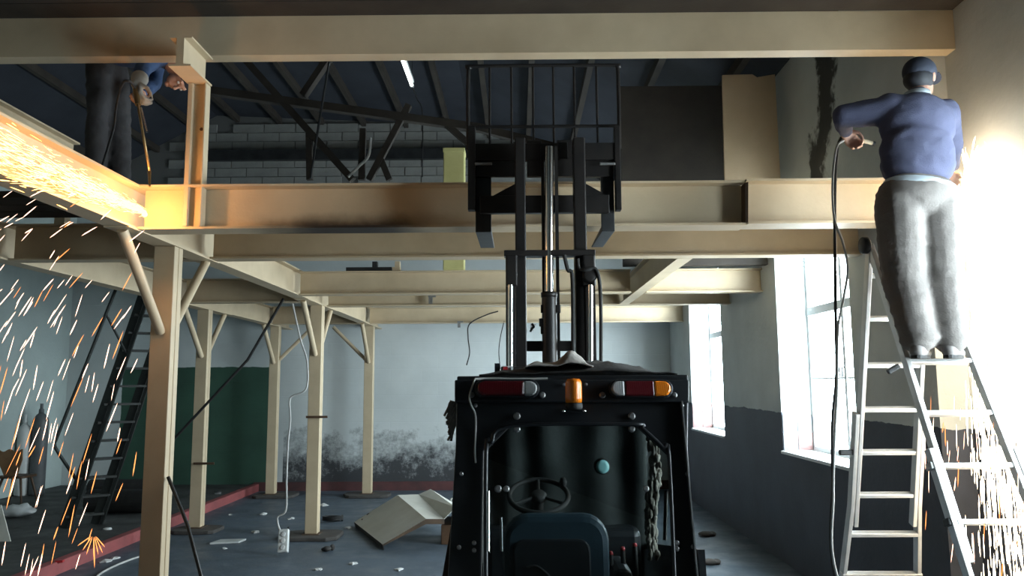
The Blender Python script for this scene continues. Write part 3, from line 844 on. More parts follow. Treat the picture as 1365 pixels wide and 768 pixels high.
# steering wheel
swc = P(718, 661, 4.05)
ax = Vector((0, -0.42, 0.9)).normalized()
_, s_, u_ = frame_of(ax)
ringp = [swc + (s_ * math.cos(2 * math.pi * k / 32) + u_ * math.sin(2 * math.pi * k / 32)) * 0.148 for k in range(33)]
stw = MB().tube(ringp, 0.013, 10, caps=False).build('steering_wheel', 'rubber', fk)
for a in (90, 210, 330):
    q = math.radians(a)
    MB().tube([swc, swc + (s_ * math.cos(q) + u_ * math.sin(q)) * 0.142], 0.009, 8).build('spoke', 'rubber', stw)
MB().lathe(swc - ax * 0.02, ax, [(0.04, 0), (0.042, 0.025), (0.03, 0.038)], 18).build('hub', 'rubber', stw)
MB().tube([swc - ax * 0.02, (swc.x, 4.36, 1.05)], 0.025, 10).build('steering_column', 'rubber', stw)
kn = swc + (s_ * math.cos(2.6) + u_ * math.sin(2.6)) * 0.148
MB().lathe(kn, ax, [(0.012, 0), (0.02, 0.03), (0.014, 0.05)], 12).build('spinner_knob', 'rubber', stw)
# hydraulic levers
MB().box((P(812, 745, 3.78).x, 3.62, 0.92), (P(838, 745, 3.78).x, 3.95, P(820, 750, 3.78).z)).build('lever_console', 'forklift_black', fk, 0.03)
for px, py in ((814, 737), (830, 731), (846, 726)):
    tpv = P(px, py, 3.78)
    lv = MB().tube([tpv - Vector((0, 0.03, 0.16)), tpv - Vector((0, 0, 0.01))], 0.011, 10).build('lever', 'rubber', fk)
    MB().lathe(tpv - Vector((0, 0, 0.012)), (0, 0, 1), [(0.010, 0), (0.012, 0.008), (0.009, 0.018)], 10).build('lever_tip', 'red_plastic', lv)
# dark curtain hung inside the front and its frayed fleece edge
def drape(xa, xb, zt, zb, Y, mt, nm, par, amp=0.02, fq=26, nx=40, nz=14):
    vs, fs = [], []
    for j in range(nz + 1):
        for i in range(nx + 1):
            x = xa + (xb - xa) * i / nx
            z = zt + (zb - zt) * j / nz
            o = math.sin(x * fq + 0.8 * math.sin(x * 9)) * amp + noise.noise(Vector((x * 6, z * 5, 1.3))) * amp
            vs.append(Vector((x + noise.noise(Vector((x * 8, z * 9, 4))) * 0.008, Y + o, z)))
    for j in range(nz):
        for i in range(nx):
            a = j * (nx + 1) + i
            fs.append((a, a + 1, a + nx + 2, a + nx + 1))
    o = MB().add(vs, fs, True).build(nm, mt, par)
    sm = o.modifiers.new('thickness', 'SOLIDIFY'); sm.thickness = 0.006
    return o
drape(XL + 0.07, P(862, 600, 4.42).x, 1.95, 1.05, 4.46, 'curtain', 'curtain', fk)
dl = drape(3.5, 4.44, 1.95, 1.1, 0.0, 'curtain', 'side_curtain', fk, 0.012)
for v in dl.data.vertices:
    w = v.co + wloc(fk)
    v.co = Vector((XL + 0.075 + w.y, w.x, w.z)) - wloc(fk)
fl = MB()
for k in range(150):
    s = k / 149
    bx_, by_ = 867 + 9 * math.sin(s * 7) * 0.4 + 6 * min(1, s * 3) - 4 * s, 578 + 165 * s
    c = P(bx_ + RNG.uniform(-6, 6), by_ + RNG.uniform(-3, 3), 3.62 + RNG.uniform(-0.02, 0.02))
    fl.ellipsoid(c, (RNG.uniform(0.006, 0.016), RNG.uniform(0.006, 0.014), RNG.uniform(0.012, 0.03)), None, 6, 5)
fl.build('fleece_strip', 'fleece', fk, kind='stuff')
wl = P(803, 622, 4.3)  # added teal-faced disc, not a lamp: stands for light showing in the glass
wlp = MB().lathe(wl, (0, 1, 0), [(0.042, -0.01), (0.045, 0.02), (0.02, 0.06)], 16).build('light_spot_back', 'rubber', fk)
MB().lathe(wl - Vector((0, 0.018, 0)), (0, 1, 0), [(0.02, 0), (0.036, 0.004), (0.036, 0.01)], 16).build('light_spot_disc', 'light_spot_teal', wlp)

# tarp heaped on the roof, pale crumpled rag, rag strips hanging on the side
def heap(x0, x1, y0, y1, z0, hfun, mt, nm, parent, nx=60, ny=26, seed=0.0, **kw):
    vs, fs = [], []
    for j in range(ny + 1):
        for i in range(nx + 1):
            u, v = i / nx, j / ny
            x, y = x0 + (x1 - x0) * u, y0 + (y1 - y0) * v
            edge = min(1, 6 * min(u, 1 - u), 5 * min(v + 0.06, 1 - v))
            n1 = noise.fractal(Vector((x * 9, y * 9, seed)), 1.0, 2.1, 5)
            n2 = abs(noise.noise(Vector((x * 14, y * 10, seed + 5))))
            vs.append(Vector((x + n1 * 0.008, y + n1 * 0.01, z0 + max(0.0, edge * (hfun(u, v) + n1 * 0.018 - n2 * 0.02)) + 0.003)))
    for j in range(ny):
        for i in range(nx):
            a = j * (nx + 1) + i
            fs.append((a, a + 1, a + nx + 2, a + nx + 1))
    o = MB().add(vs, fs, True).build(nm, mt, parent, **kw)
    s = o.modifiers.new('thickness', 'SOLIDIFY'); s.thickness = 0.006; s.offset = -0.2
    return o
heap(P(640, 500, 3.5).x, P(900, 500, 3.5).x, 3.44, 4.3, 1.986, lambda u, v: 0.030 + 0.035 * math.exp(-((u - 0.62) / 0.2) ** 2) - 0.01 * u, 'cloth_dark', 'roof_tarp', None, seed=2.0,
     label='dark crumpled tarp heaped on the forklift roof', cat='tarp')
heap(P(700, 500, 3.46).x, P(790, 500, 3.46).x, 3.425, 3.62, 2.02, lambda u, v: 0.02 + 0.045 * math.exp(-((u - 0.68) / 0.14) ** 2), 'cloth_pale', 'rag', None, 34, 14, 7.0,
     label='pale torn rag lying on the forklift roof tarp', cat='rag')
MB().tube(bez([K(633, 505.5, -0.03), K(650, 505, -0.014), K(690, 505.5, -0.014), K(730, 505, -0.014)], 6), 0.0055, 8).build('string', 'cable_grey', None, 0, 'pale string lying along the forklift roof edge', 'string')
MB().tube(bez([K(633, 505.5, -0.03), K(626, 527, -0.045), K(628, 540, -0.035), K(634, 556, -0.014), K(633, 600, -0.006), K(634, 617, -0.006)], 6), 0.004, 8).build('string', 'cable_grey', None, 0, 'pale string hanging down beside the tail lamp', 'string')
rg = MB()
for k in range(26):
    a = P(606 - RNG.uniform(0, 5), 535 + RNG.uniform(0, 40), 3.55)
    rg.tube(bez([P(611, a.z * 0 + 533 + RNG.uniform(0, 20), 3.56), a, a + Vector((-RNG.uniform(0, 0.03), 0, -RNG.uniform(0.02, 0.06)))], 3), 0.006, 5)
rg.build('frayed_rag', 'fleece', None, 0, 'frayed grey rag hanging on the side of the forklift cab', 'rag')
# brownish board leaning beside the cab
wbp = [P(592, 775, 3.7), P(604, 775, 3.7), P(607, 688, 3.9), P(601, 692, 3.9)]
lb = [PZ(560, 940, 0.01), PZ(575, 940, 0.01)]
MB().prism([lb[0], lb[1], P(607, 690, 3.92), P(603, 690, 3.92)], (0, 0.03, 0)).build('leaning_board', 'wood_dark', None, 0, 'narrow dark board leaning against the forklift side', 'board')

# ---- mast (parts of the forklift)
MY = 4.85
def vbar(x0, x1, y0, y1, Y, d, mt, nm, par=None, bev=0.004):
    a, b = P(x0, y0, Y), P(x1, y1, Y)
    return MB().box((a.x, Y - d / 2, b.z), (b.x, Y + d / 2, a.z)).build(nm, mt, par or fk, bev)
ms = root('mast', Vector((FCX, MY, 0.1)) - wloc(fk), None, None); ms.parent = fk
for x0_, x1_ in ((674, 687), (778, 792)):
    a, b = P(x0_, 340, MY), P(x1_, 340, MY)
    MB().sect((a.x / 2 + b.x / 2, MY, 0.12), (a.x / 2 + b.x / 2, MY, a.z), [(-0.03, -0.055), (0.03, -0.055), (0.03, -0.043), (0.008, -0.043), (0.008, 0.043), (0.03, 0.043), (0.03, 0.055), (-0.03, 0.055), (-0.03, 0.043), (-0.008, 0.043), (-0.008, -0.043), (-0.03, -0.043)], (0, 1, 0)).build('outer_rail', 'mast_black', ms)
for x0_, x1_ in ((686, 700), (763, 779)):
    a, b = P(x0_, 186, MY), P(x1_, 186, MY)
    MB().box((a.x, MY - 0.05, 0.3), (b.x, MY + 0.05, a.z)).build('inner_rail', 'mast_black', ms, 0.008)
vbar(672, 793, 335, 342, MY - 0.04, 0.09, 'mast_black', 'mast_crossbar', ms)
for x0_, x1_ in ((674, 690), (776, 794)):
    vbar(x0_, x1_, 340, 382, MY - 0.06, 0.06, 'mast_black', 'cylinder_head', ms, 0.01)
vbar(700, 763, 455, 468, MY, 0.06, 'mast_black', 'mast_crossbar', ms)
vbar(668, 800, 489, 505, MY, 0.12, 'mast_black', 'mast_crossbar', ms)
for px in (680.5, 787):
    a, b = P(px, 380, MY - 0.09), P(px, 500, MY - 0.09)
    MB().tube([a, b], 0.0165, 14).build('side_ram', 'chrome', ms)
    MB().tube([b, (b.x, b.y, 0.35)], 0.028, 14).build('ram_barrel', 'mast_black', ms)
a, b, c = P(732, 196, MY - 0.06), P(732, 390, MY - 0.06), P(732, 505, MY - 0.06)
MB().tube([a, b], 0.027, 18).build('centre_ram', 'chrome', ms)
MB().tube([b, (b.x, b.y, 0.35)], 0.046, 18).build('ram_barrel', 'mast_black', ms)
MB().lathe(b + Vector((0, 0, -0.03)), (0, 0, 1), [(0.05, 0), (0.05, 0.03), (0.03, 0.035)], 18).build('gland_nut', 'mast_black', ms)
for px in (723, 741):
    a, b = P(px, 196, MY - 0.02), P(px, 480, MY - 0.02)
    MB().box((a.x - 0.010, MY - 0.035, b.z), (a.x + 0.010, MY - 0.005, a.z)).build('lift_chain', 'mast_black', ms)
for px, py, dx in ((724, 412, 6), (744, 412, 6), (722, 430, 5), (724, 440, 4)):
    p = P(px, py, MY - 0.07)
    MB().cbox(p, (0.03, 0.03, 0.05)).build('chain_bracket', 'mast_black', ms, 0.005)
pc = P(786, 367, MY - 0.1)
MB().lathe(pc - Vector((0.0, 0.02, 0)), (0, 1, 0), [(0.03, 0), (0.046, 0.004), (0.04, 0.015), (0.04, 0.025), (0.046, 0.036), (0.03, 0.04)], 20).build('hose_pulley', 'mast_black', ms)
MB().tube(bez([P(770, 345, MY - 0.1), P(772, 358, MY - 0.1), P(781, 360, MY - 0.12), P(793, 358, MY - 0.12), P(799, 375, MY - 0.12), P(801, 420, MY - 0.12), P(801, 500, MY - 0.12)], 8), 0.011, 8).build('hose', 'rubber', ms)
MB().tube(bez([P(752, 340, MY - 0.1), P(757, 360, MY - 0.1), P(763, 372, MY - 0.1), P(764, 480, MY - 0.1)], 6), 0.012, 8).build('hose', 'rubber', ms)
kp = P(709, 438, MY - 0.02)
MB().tube(bez([kp + Vector((0, 0, 0.03)), kp + Vector((0.012, 0, 0.01)), kp, kp + Vector((-0.01, 0, -0.02))], 4), 0.008, 6).build('hook', 'dark_steel', ms)
# little red and white sticker plate
sp = P(665, 492, 4.4)
MB().cbox(P(663, 494, 4.42), (0.03, 0.03, 0.08)).build('roof_bracket', 'forklift_black', ms)
s1 = MB().box((P(670, 492, 4.4).x, 4.39, P(670, 499, 4.4).z), (P(684, 492, 4.4).x, 4.4, P(670, 488, 4.4).z)).build('sticker', 'scrap_white', fk)
MB().box((P(671, 492, 4.39).x, 4.384, P(670, 498, 4.4).z), (P(676.5, 492, 4.39).x, 4.3895, P(670, 489, 4.4).z)).build('sticker_mark', 'red_plastic', s1)
MB().box((P(679.5, 492, 4.39).x, 4.384, P(670, 497, 4.4).z), (P(681, 492, 4.39).x, 4.3895, P(670, 490, 4.4).z)).build('sticker_mark', 'forklift_black', s1)

# carriage, load backrest and forks
CYc = 5.0
cg = root('carriage', Vector((FCX, CYc, 2.97)) - wloc(fk), None, None); cg.parent = fk
vbar(626, 825, 193, 214, CYc, 0.05, 'mast_black', 'carriage_bar', cg)
vbar(640, 812, 262, 284, CYc, 0.05, 'mast_black', 'carriage_bar', cg)
for x0_, x1_ in ((624, 634), (818, 828)):
    vbar(x0_, x1_, 170, 281, CYc, 0.07, 'mast_black', 'carriage_side', cg)
for x0_, x1_ in ((634, 690), (778, 818)):
    vbar(x0_, x1_, 212, 236, CYc + 0.01, 0.03, 'mast_black', 'carriage_plate', cg)
for pts in (((655, 262), (700, 262), (700, 238)), ((812, 262), (765, 262), (765, 236))):
    MB().prism([P(x, y, CYc - 0.02) for x, y in pts], (0, 0.03, 0)).build('gusset', 'mast_black', cg)
for x0_, x1_ in ((702, 722), (742, 764)):
    vbar(x0_, x1_, 188, 236, CYc, 0.04, 'mast_black', 'carriage_plate', cg)
vbar(745, 757, 190, 212, CYc - 0.05, 0.02, 'dark_steel', 'chain_anchor', cg)
for x0_, x1_ in ((633, 656), (799, 820)):
    vbar(x0_, x1_, 217, 220, CYc - 0.045, 0.02, 'bolt_steel', 'fork_pin', cg)
    a, b = P(x0_ + 1, 215, CYc + 0.05), P(x1_ - 1, 300, CYc + 0.05)
    fo = MB().prism([(a.x, CYc + 0.03, 2.93), (a.x, CYc + 0.75, 2.95), (a.x, CYc + 0.75, 2.962), (a.x, CYc + 0.075, 2.97), (a.x, CYc + 0.065, a.z), (a.x, CYc + 0.03, a.z)], (b.x - a.x, 0, 0)).build('fork', 'dark_steel', cg, 0.004)
# backrest grille
BYr = CYc + 0.04
tl_, tr_ = P(624, 200, BYr), P(826, 200, BYr)
ztop, zmid = P(700, 88, BYr).z, P(700, 169, BYr).z
gr = MB().tube(bez([(tl_.x, BYr, tl_.z), (tl_.x, BYr, ztop - 0.06), (tl_.x + 0.015, BYr, ztop - 0.015), (tl_.x + 0.06, BYr, ztop), (tr_.x - 0.06, BYr, ztop), (tr_.x - 0.015, BYr, ztop - 0.015), (tr_.x, BYr, ztop - 0.06), (tr_.x, BYr, tl_.z)], 6), 0.013, 8).build('backrest_frame', 'mast_black', cg)
MB().tube([(tl_.x, BYr, zmid), (tr_.x, BYr, zmid)], 0.012, 8).build('backrest_rail', 'mast_black', cg)
for px in (653, 682, 711, 738, 766, 796):
    X = P(px, 150, BYr).x
    MB().tube([(X, BYr, tl_.z), (X, BYr, ztop)], 0.008, 8).build('backrest_bar', 'mast_black', cg)

# ================================================================== LADDER
HZ = 2.75                         # hinge height
TOPL, TOPR = Vector((2.085, 4.6, HZ)), Vector((2.42, 4.6, HZ))
FL, FR = Vector((2.37, 3.8, 0.0)), Vector((2.83, 3.8, 0.0))      # front feet
BL, BR = Vector((2.17, 5.52, 0.0)), Vector((2.56, 5.52, 0.0))    # rear feet
ld = root('step_ladder', (2.35, 4.6, 0), 'aluminium folding ladder standing open beside the wall', 'ladder')
def rail(name, a, b, t0, t1, w, d, mt='aluminium'):
    return MB().bar(a.lerp(b, t0), a.lerp(b, t1), w, d, (0, 1, 0.3)).build(name, mt, ld, 0.004)
for a, b, c in ((TOPL, FL, 1), (TOPR, FR, 1)):
    rail('front_rail', a, b, 0.0, 0.62, 0.028, 0.06)
for s, a, b in ((-1, TOPL, FL), (1, TOPR, FR)):
    o = Vector((s * 0.028, -0.004, 0))
    MB().bar(a.lerp(b, 0.42) + o, a.lerp(b, 0.70) + o, 0.028, 0.065, (0, 1, 0.3)).build('front_sleeve', 'aluminium', ld, 0.004)
    MB().bar(a.lerp(b, 0.68) + o, b + Vector((s * 0.07, -0.03, 0.025)), 0.028, 0.065, (0, 1, 0.3)).build('front_sleeve', 'aluminium', ld, 0.004)
    MB().cbox(b + Vector((s * 0.07, -0.03, 0.02)), (0.045, 0.09, 0.04)).build('foot', 'rubber', ld, 0.006)
for s, a, b in ((-1, TOPL, BL), (1, TOPR, BR)):
    rail('rear_rail', a, b, 0.0, 0.62, 0.026, 0.058)
    o = Vector((s * 0.027, 0.004, 0))
    MB().bar(a.lerp(b, 0.36) + o, a.lerp(b, 0.58) + o, 0.026, 0.062, (0, 1, 0.3)).build('rear_sleeve', 'aluminium', ld, 0.004)
    e = b + Vector((s * 0.09, 0.02, 0.025))
    MB().bar(a.lerp(b, 0.575) + o, e, 0.026, 0.062, (0, 1, 0.3)).build('rear_sleeve', 'aluminium', ld, 0.004)
    MB().cbox((e.x, e.y, 0.02), (0.045, 0.09, 0.04)).build('foot', 'rubber', ld, 0.006)
    MB().lathe(a + Vector((s * 0.03 - 0.02, 0, 0.0)), (1, 0, 0), [(0.045, 0), (0.05, 0.005), (0.05, 0.035), (0.045, 0.04)], 18).build('hinge', 'dark_steel', ld)
def tz(py, top, bot, px):
    # parameter along a leg plane where the pixel row meets it
    lo, hi = 0.0, 1.0
    for _ in range(40):
        m = (lo + hi) / 2
        p = top.lerp(bot, m)
        v = p - CAM
        y = CY - F_PX * v.dot(UP) / v.dot(fw)
        if y < py: lo = m
        else: hi = m
    return lo
rung_pts = {}
for py, ext in ((412, 0), (482, 0), (551, 0), (621, 0.055), (696, 0.055), (774, 0.08), (858, 0.09)):
    t_ = tz(py, TOPR, FR, 0)
    a, b = TOPL.lerp(FL, t_), TOPR.lerp(FR, t_)
    ext_v = Vector((ext * 0.6, 0, 0))
    MB().bar(a - ext_v, b + ext_v, 0.045, 0.026, (0, 0.35, 1)).build('rung', 'aluminium', ld, 0.004)
    rung_pts[py] = (a, b)
    if py in (621, 696):
        for q, s in ((a - ext_v, -1), (b + ext_v, 1)):
            MB().bar(q - Vector((s * 0.03, 0, 0)), q + Vector((s * 0.025, 0, 0)), 0.06, 0.04, (0, 0.35, 1)).build('lock_knob', 'dark_steel' if py == 696 else 'grey_plastic', ld, 0.006)
for py, ext in ((368, 0), (425, 0), (487, 0), (546, 0), (603, 0.02), (660, 0.02), (712, 0.05), (766, 0.07), (830, 0.08)):
    t_ = tz(py, TOPL, BL, 0)
    a, b = TOPL.lerp(BL, t_), TOPR.lerp(BR, t_)
    ev = Vector((ext, 0, 0))
    MB().bar(a - ev, b + ev, 0.045, 0.026, (0, -0.35, 1)).build('rung', 'aluminium', ld, 0.004)
    if py == 603:
        for q, s in ((a - ev, -1), (b + ev, 1)):
            MB().bar(q + Vector((s * 0.01, 0, 0)), q + Vector((s * 0.10, 0, 0)), 0.035, 0.035, (0, 0, 1)).build('lock_knob', 'dark_steel', ld, 0.006)
kq = P(1192, 492, 4.62)
MB().bar(kq - Vector((0.04, 0, 0.02)), kq + Vector((0.03, 0, 0.02)), 0.03, 0.03).build('lock_knob', 'dark_steel', ld, 0.008)

# ================================================================== PEOPLE
def remesh(mb, name, mats, parent, voxel, smooth=3, wr=0.0, wsc=(9, 9, 3), seed=0.0):
    me = mb.mesh(name + '_raw', mats, wloc(parent))
    o = bpy.data.objects.new(name, me)
    C.objects.link(o)
    r = o.modifiers.new('skin', 'REMESH'); r.mode = 'VOXEL'; r.voxel_size = voxel; r.use_smooth_shade = True
    s = o.modifiers.new('soft', 'SMOOTH'); s.factor = 0.5; s.iterations = smooth
    dg = bpy.context.evaluated_depsgraph_get()
    ev = o.evaluated_get(dg)
    me2 = bpy.data.meshes.new_from_object(ev, depsgraph=dg)
    o.modifiers.clear()
    o.data = me2
    me2.name = name
    bpy.data.meshes.remove(me)
    if wr:
        nrm = [v.normal.copy() for v in me2.vertices]
        for v, n in zip(me2.vertices, nrm):
            q = Vector((v.co.x * wsc[0], v.co.y * wsc[1], v.co.z * wsc[2] + seed))
            w = noise.ridged_multi_fractal(q, 0.9, 2.0, 3, 1.0, 2.0) - 1.0
            v.co += n * w * wr
    for p in me2.polygons:
        p.use_smooth = True
    if not me2.materials:
        for mm in (mats if isinstance(mats, list) else [mats]):
            me2.materials.append(MATS[mm])
    o.parent = parent
    return o
def hand(mb, wrist, d, n, side=1, curl=(55, 60, 35), sc=1.0, thumb=0.7):
    d = Vector(d).normalized(); n = Vector(n); n = (n - d * n.dot(d)).normalized()
    s = d.cross(n).normalized() * side
    kn_, w0 = [], Vector(wrist)
    for i in range(4):
        k = w0 + d * (0.088 - 0.006 * abs(i - 1.2)) * sc + s * (1.5 - i) * 0.0205 * sc
        mb.capsule(w0 + s * (1.5 - i) * 0.011 * sc, k, 0.016 * sc, 0.0125 * sc, 10)
        ln = (0.040, 0.045, 0.042, 0.033)[i] * sc
        a, p, dd = 0.0, k, d
        for j, c in enumerate(curl):
            a += math.radians(c)
            dd = d * math.cos(a) + n * math.sin(a)
            q = p + dd * ln * (1.0, 0.68, 0.5)[j]
            mb.capsule(p, q, (0.0100, 0.0092, 0.0085)[j] * sc, (0.0092, 0.0085, 0.0075)[j] * sc, 10)
            p = q
    p = w0 + d * 0.025 * sc + s * 0.03 * sc
    q = p + (d * 0.6 + s * 0.55 + n * thumb) .normalized() * 0.04 * sc
    mb.capsule(p, q, 0.0135 * sc, 0.0115 * sc, 10)
    q2 = q + (d * 0.75 - s * 0.1 + n * thumb).normalized() * 0.03 * sc
    mb.capsule(q, q2, 0.011 * sc, 0.0095 * sc, 10)
    mb.capsule(q2, q2 + (d * 0.6 - s * 0.4 + n * 0.5).normalized() * 0.02 * sc, 0.0095 * sc, 0.008 * sc, 10)
def head(mb, c, f, u, sc=1.0):
    f = Vector(f).normalized(); u = Vector(u); u = (u - f * u.dot(f)).normalized(); s = f.cross(u)
    R = Matrix((s, f, u)).transposed()
    def at(x, y, z): return c + R @ Vector((x, y, z)) * sc
    mb.ellipsoid(at(0, -0.012, 0.025), (0.077 * sc, 0.096 * sc, 0.092 * sc), R, 20, 14)
    mb.ellipsoid(at(0, 0.022, -0.045), (0.056 * sc, 0.066 * sc, 0.066 * sc), R, 16, 12)
    mb.capsule(at(0, 0.092, 0.012), at(0, 0.112, -0.022), 0.009 * sc, 0.015 * sc)
    mb.capsule(at(-0.022, 0.076, -0.062), at(0.022, 0.076, -0.062), 0.011 * sc, 0.011 * sc)
    mb.ellipsoid(at(0, 0.07, -0.095), (0.024 * sc, 0.02 * sc, 0.018 * sc), R)
    mb.capsule(at(-0.035, 0.077, 0.03), at(0.035, 0.077, 0.03), 0.012 * sc, 0.012 * sc)
    for q in (-1, 1):
        mb.ellipsoid(at(q * 0.078, -0.005, -0.005), (0.010 * sc, 0.020 * sc, 0.034 * sc), R, 10, 8)
    return at, R

# ---- the welder on the ladder, back to the camera
wk = root('person', (2.36, 4.4, 2.09), 'person in blue sweater, grey trousers and dark cap welding on the ladder', 'person')
W = lambda x, y, Y: P(x, y, Y)
ra, rb = rung_pts[482]
rz = ra.z + 0.013                    # top of the rung he stands on
def on_rung(px, Y):
    v = P(px, 470, Y); return Vector((v.x, Y, rz))
J = dict(pel=W(1221, 250, 4.36), sp=W(1222, 205, 4.38), ch=W(1222, 162, 4.41), nk=W(1222, 128, 4.44), hd=W(1227, 105, 4.48),
         sl=W(1181, 141, 4.43), el=W(1124, 155, 4.52), wl=W(1127, 177, 4.74),
         sr=W(1259, 150, 4.45), er=W(1269, 198, 4.62), wr=W(1268, 226, 4.86),
         hl=W(1199, 268, 4.35), hr=W(1245, 268, 4.36), kl=W(1205, 372, 4.355), kr=W(1255, 372, 4.355))
al, ar = on_rung(1225, 4.285) + Vector((0, 0, 0.085)), on_rung(1268, 4.285) + Vector((0, 0, 0.085))
footdir = Vector((0.55, 0.83, 0)).normalized()
fdir_r = Vector((0.62, 0.78, 0)).normalized()
bm_ = MB()
hf = Vector((0.80, 0.60, -0.06))
at_, RH = head(bm_, J['hd'] + Vector((0, 0, -0.005)), hf, (0.04, 0.02, 1))
bm_.capsule(J['nk'] - Vector((0, 0, 0.04)), J['hd'] - Vector((0, 0, 0.05)), 0.062, 0.055)
bm_.capsule(J['sl'], J['sr'], 0.06, 0.06)
bm_.capsule(J['ch'], J['pel'], 0.105, 0.085)
for a, b, r0, r1 in (('sl', 'el', 0.048, 0.038), ('el', 'wl', 0.038, 0.026), ('sr', 'er', 0.048, 0.038), ('er', 'wr', 0.038, 0.026), ('hl', 'kl', 0.078, 0.052), ('hr', 'kr', 0.078, 0.052)):
    bm_.capsule(J[a], J[b], r0, r1)
for k, a in (('kl', al), ('kr', ar)):
    bm_.capsule(J[k], a, 0.05, 0.036)
bm_.capsule(J['hl'], J['hr'], 0.08, 0.08)
HL = (Vector((0.55, 0.45, -0.35)), Vector((0.2, -0.75, -0.6)))
hand(bm_, J['wl'], HL[0], HL[1], -1, (48, 62, 40), 1.05)
hand(bm_, J['wr'], (0.35, 0.75, -0.1), (0.5, -0.2, -0.8), 1, (50, 55, 35), 1.05)
remesh(bm_, 'body', 'skin', wk, 0.0068, 2)
# eyes
for q in (-1, 1):
    MB().ellipsoid(at_(q * 0.031, 0.078, 0.008), (0.012, 0.012, 0.012), None, 10, 8).build('eye', 'eye_white', wk)
MB().ellipsoid(at_(0, -0.022, -0.005), (0.083, 0.092, 0.072), RH, 18, 12).build('hair', 'hair', wk)
# cap: crown plus peak
cp = MB()
cp.ellipsoid(at_(0, -0.012, 0.042), (0.090, 0.108, 0.088), RH, 22, 14)
remesh(cp, 'cap', 'cap_navy', wk, 0.008, 2)
pk = []
for k in range(13):
    a = math.pi * (k / 12)
    pk.append(at_(0.078 * math.cos(a), 0.062 + 0.105 * math.sin(a), 0.036 - 0.022 * math.sin(a)))
MB().prism(pk, at_(0, 0, 0.006) - at_(0, 0, 0)).build('cap_peak', 'cap_navy', wk, 0.002)
# sweater
sw2 = MB()
sw2.capsule(J['sl'] + Vector((0.015, 0, -0.015)), J['sr'] + Vector((-0.01, 0, -0.015)), 0.088, 0.088)
RB = Matrix.Identity(3)
sw2.ellipsoid(J['ch'] + Vector((0.0, 0.0, -0.03)), (0.212, 0.135, 0.20), RB, 22, 14)
sw2.ellipsoid(J['sp'] + Vector((0, 0, 0.0)), (0.208, 0.138, 0.21), RB, 22, 14)
sw2.ellipsoid(J['sp'] + Vector((0.0, 0, -0.075)), (0.206, 0.140, 0.13), RB, 22, 14)
sw2.capsule(J['nk'] - Vector((0, 0, 0.05)), J['nk'] - Vector((0, -0.004, 0.005)), 0.095, 0.066)
sw2.capsule(J['sl'] + Vector((0.03, 0, -0.03)), J['el'], 0.092, 0.068)
sw2.capsule(J['el'], J['wl'].lerp(J['el'], 0.14), 0.068, 0.045)
sw2.capsule(J['sr'], J['er'], 0.080, 0.062)
sw2.capsule(J['er'], J['wr'].lerp(J['er'], 0.14), 0.062, 0.042)
remesh(sw2, 'sweater', 'sweater_blue', wk, 0.013, 5, 0.006, (7, 7, 11), 3.0)
# shirt hem and collar
hm = MB()
hm.ellipsoid(J['pel'] + Vector((0.022, -0.004, 0.0)), (0.208, 0.143, 0.058), Matrix.Rotation(math.radians(9), 3, 'Y'), 24, 10)
remesh(hm, 'shirt_hem', 'shirt_pale', wk, 0.012, 2)
cl = MB()
cl.lathe(J['nk'] + Vector((0.004, 0.004, -0.035)), (0.06, 0.1, 1), [(0.080, 0), (0.073, 0.03), (0.071, 0.055), (0.064, 0.055), (0.064, 0.0)], 24)
cl.build('collar', 'shirt_pale', wk)
# trousers
tp = MB()
tp.ellipsoid(J['pel'] + Vector((0, 0, -0.06)), (0.222, 0.155, 0.15), RB, 22, 14)
tp.capsule(J['hl'] + Vector((0.0, 0, -0.03)), J['kl'], 0.132, 0.116)
tp.capsule(J['hr'] + Vector((0.005, 0, -0.03)), J['kr'], 0.132, 0.116)
tp.capsule(J['kl'], al + Vector((0, 0, 0.03)), 0.116, 0.094)
tp.capsule(J['kr'], ar + Vector((0, 0, 0.03)), 0.116, 0.094)
for a in (al, ar):
    tp.ellipsoid(a + Vector((0.008, 0, 0.03)), (0.100, 0.098, 0.05), RB)
remesh(tp, 'trousers', 'trouser_grey', wk, 0.012, 3, 0.008, (3.5, 3.5, 12), 11.0)
for px, py, Y in ((1203, 312, 4.30), (1250, 312, 4.31)):
    pass
# shoes
for a, fd in ((al, footdir), (ar, fdir_r)):
    sh = MB()
    g = Vector((a.x, a.y, rz))
    sd = Vector((fd.y, -fd.x, 0))
    R = Matrix((fd, -sd, Vector((0, 0, 1)))).transposed()
    sh.ellipsoid(g + fd * -0.03 + Vector((0, 0, 0.05)), (0.06, 0.044, 0.05), R)
    sh.ellipsoid(g + fd * 0.06 + Vector((0, 0, 0.04)), (0.10, 0.047, 0.04), R)
    sh.ellipsoid(g + fd * 0.13 + Vector((0, 0, 0.033)), (0.062, 0.048, 0.033), R)
    sh.capsule(g + Vector((0, 0, 0.05)), g + Vector((0, 0, 0.11)), 0.05, 0.05)
    so = remesh(sh, 'shoe', 'shoe_leather', wk, 0.009, 2)
    pts = []
    for k in range(20):
        q = 2 * math.pi * k / 20
        pts.append(g + fd * (0.055 + 0.135 * math.cos(q)) + sd * 0.046 * math.sin(q) + Vector((0, 0, 0.001)))
    MB().prism(pts, (0, 0, 0.018)).build('sole', 'rubber', so)

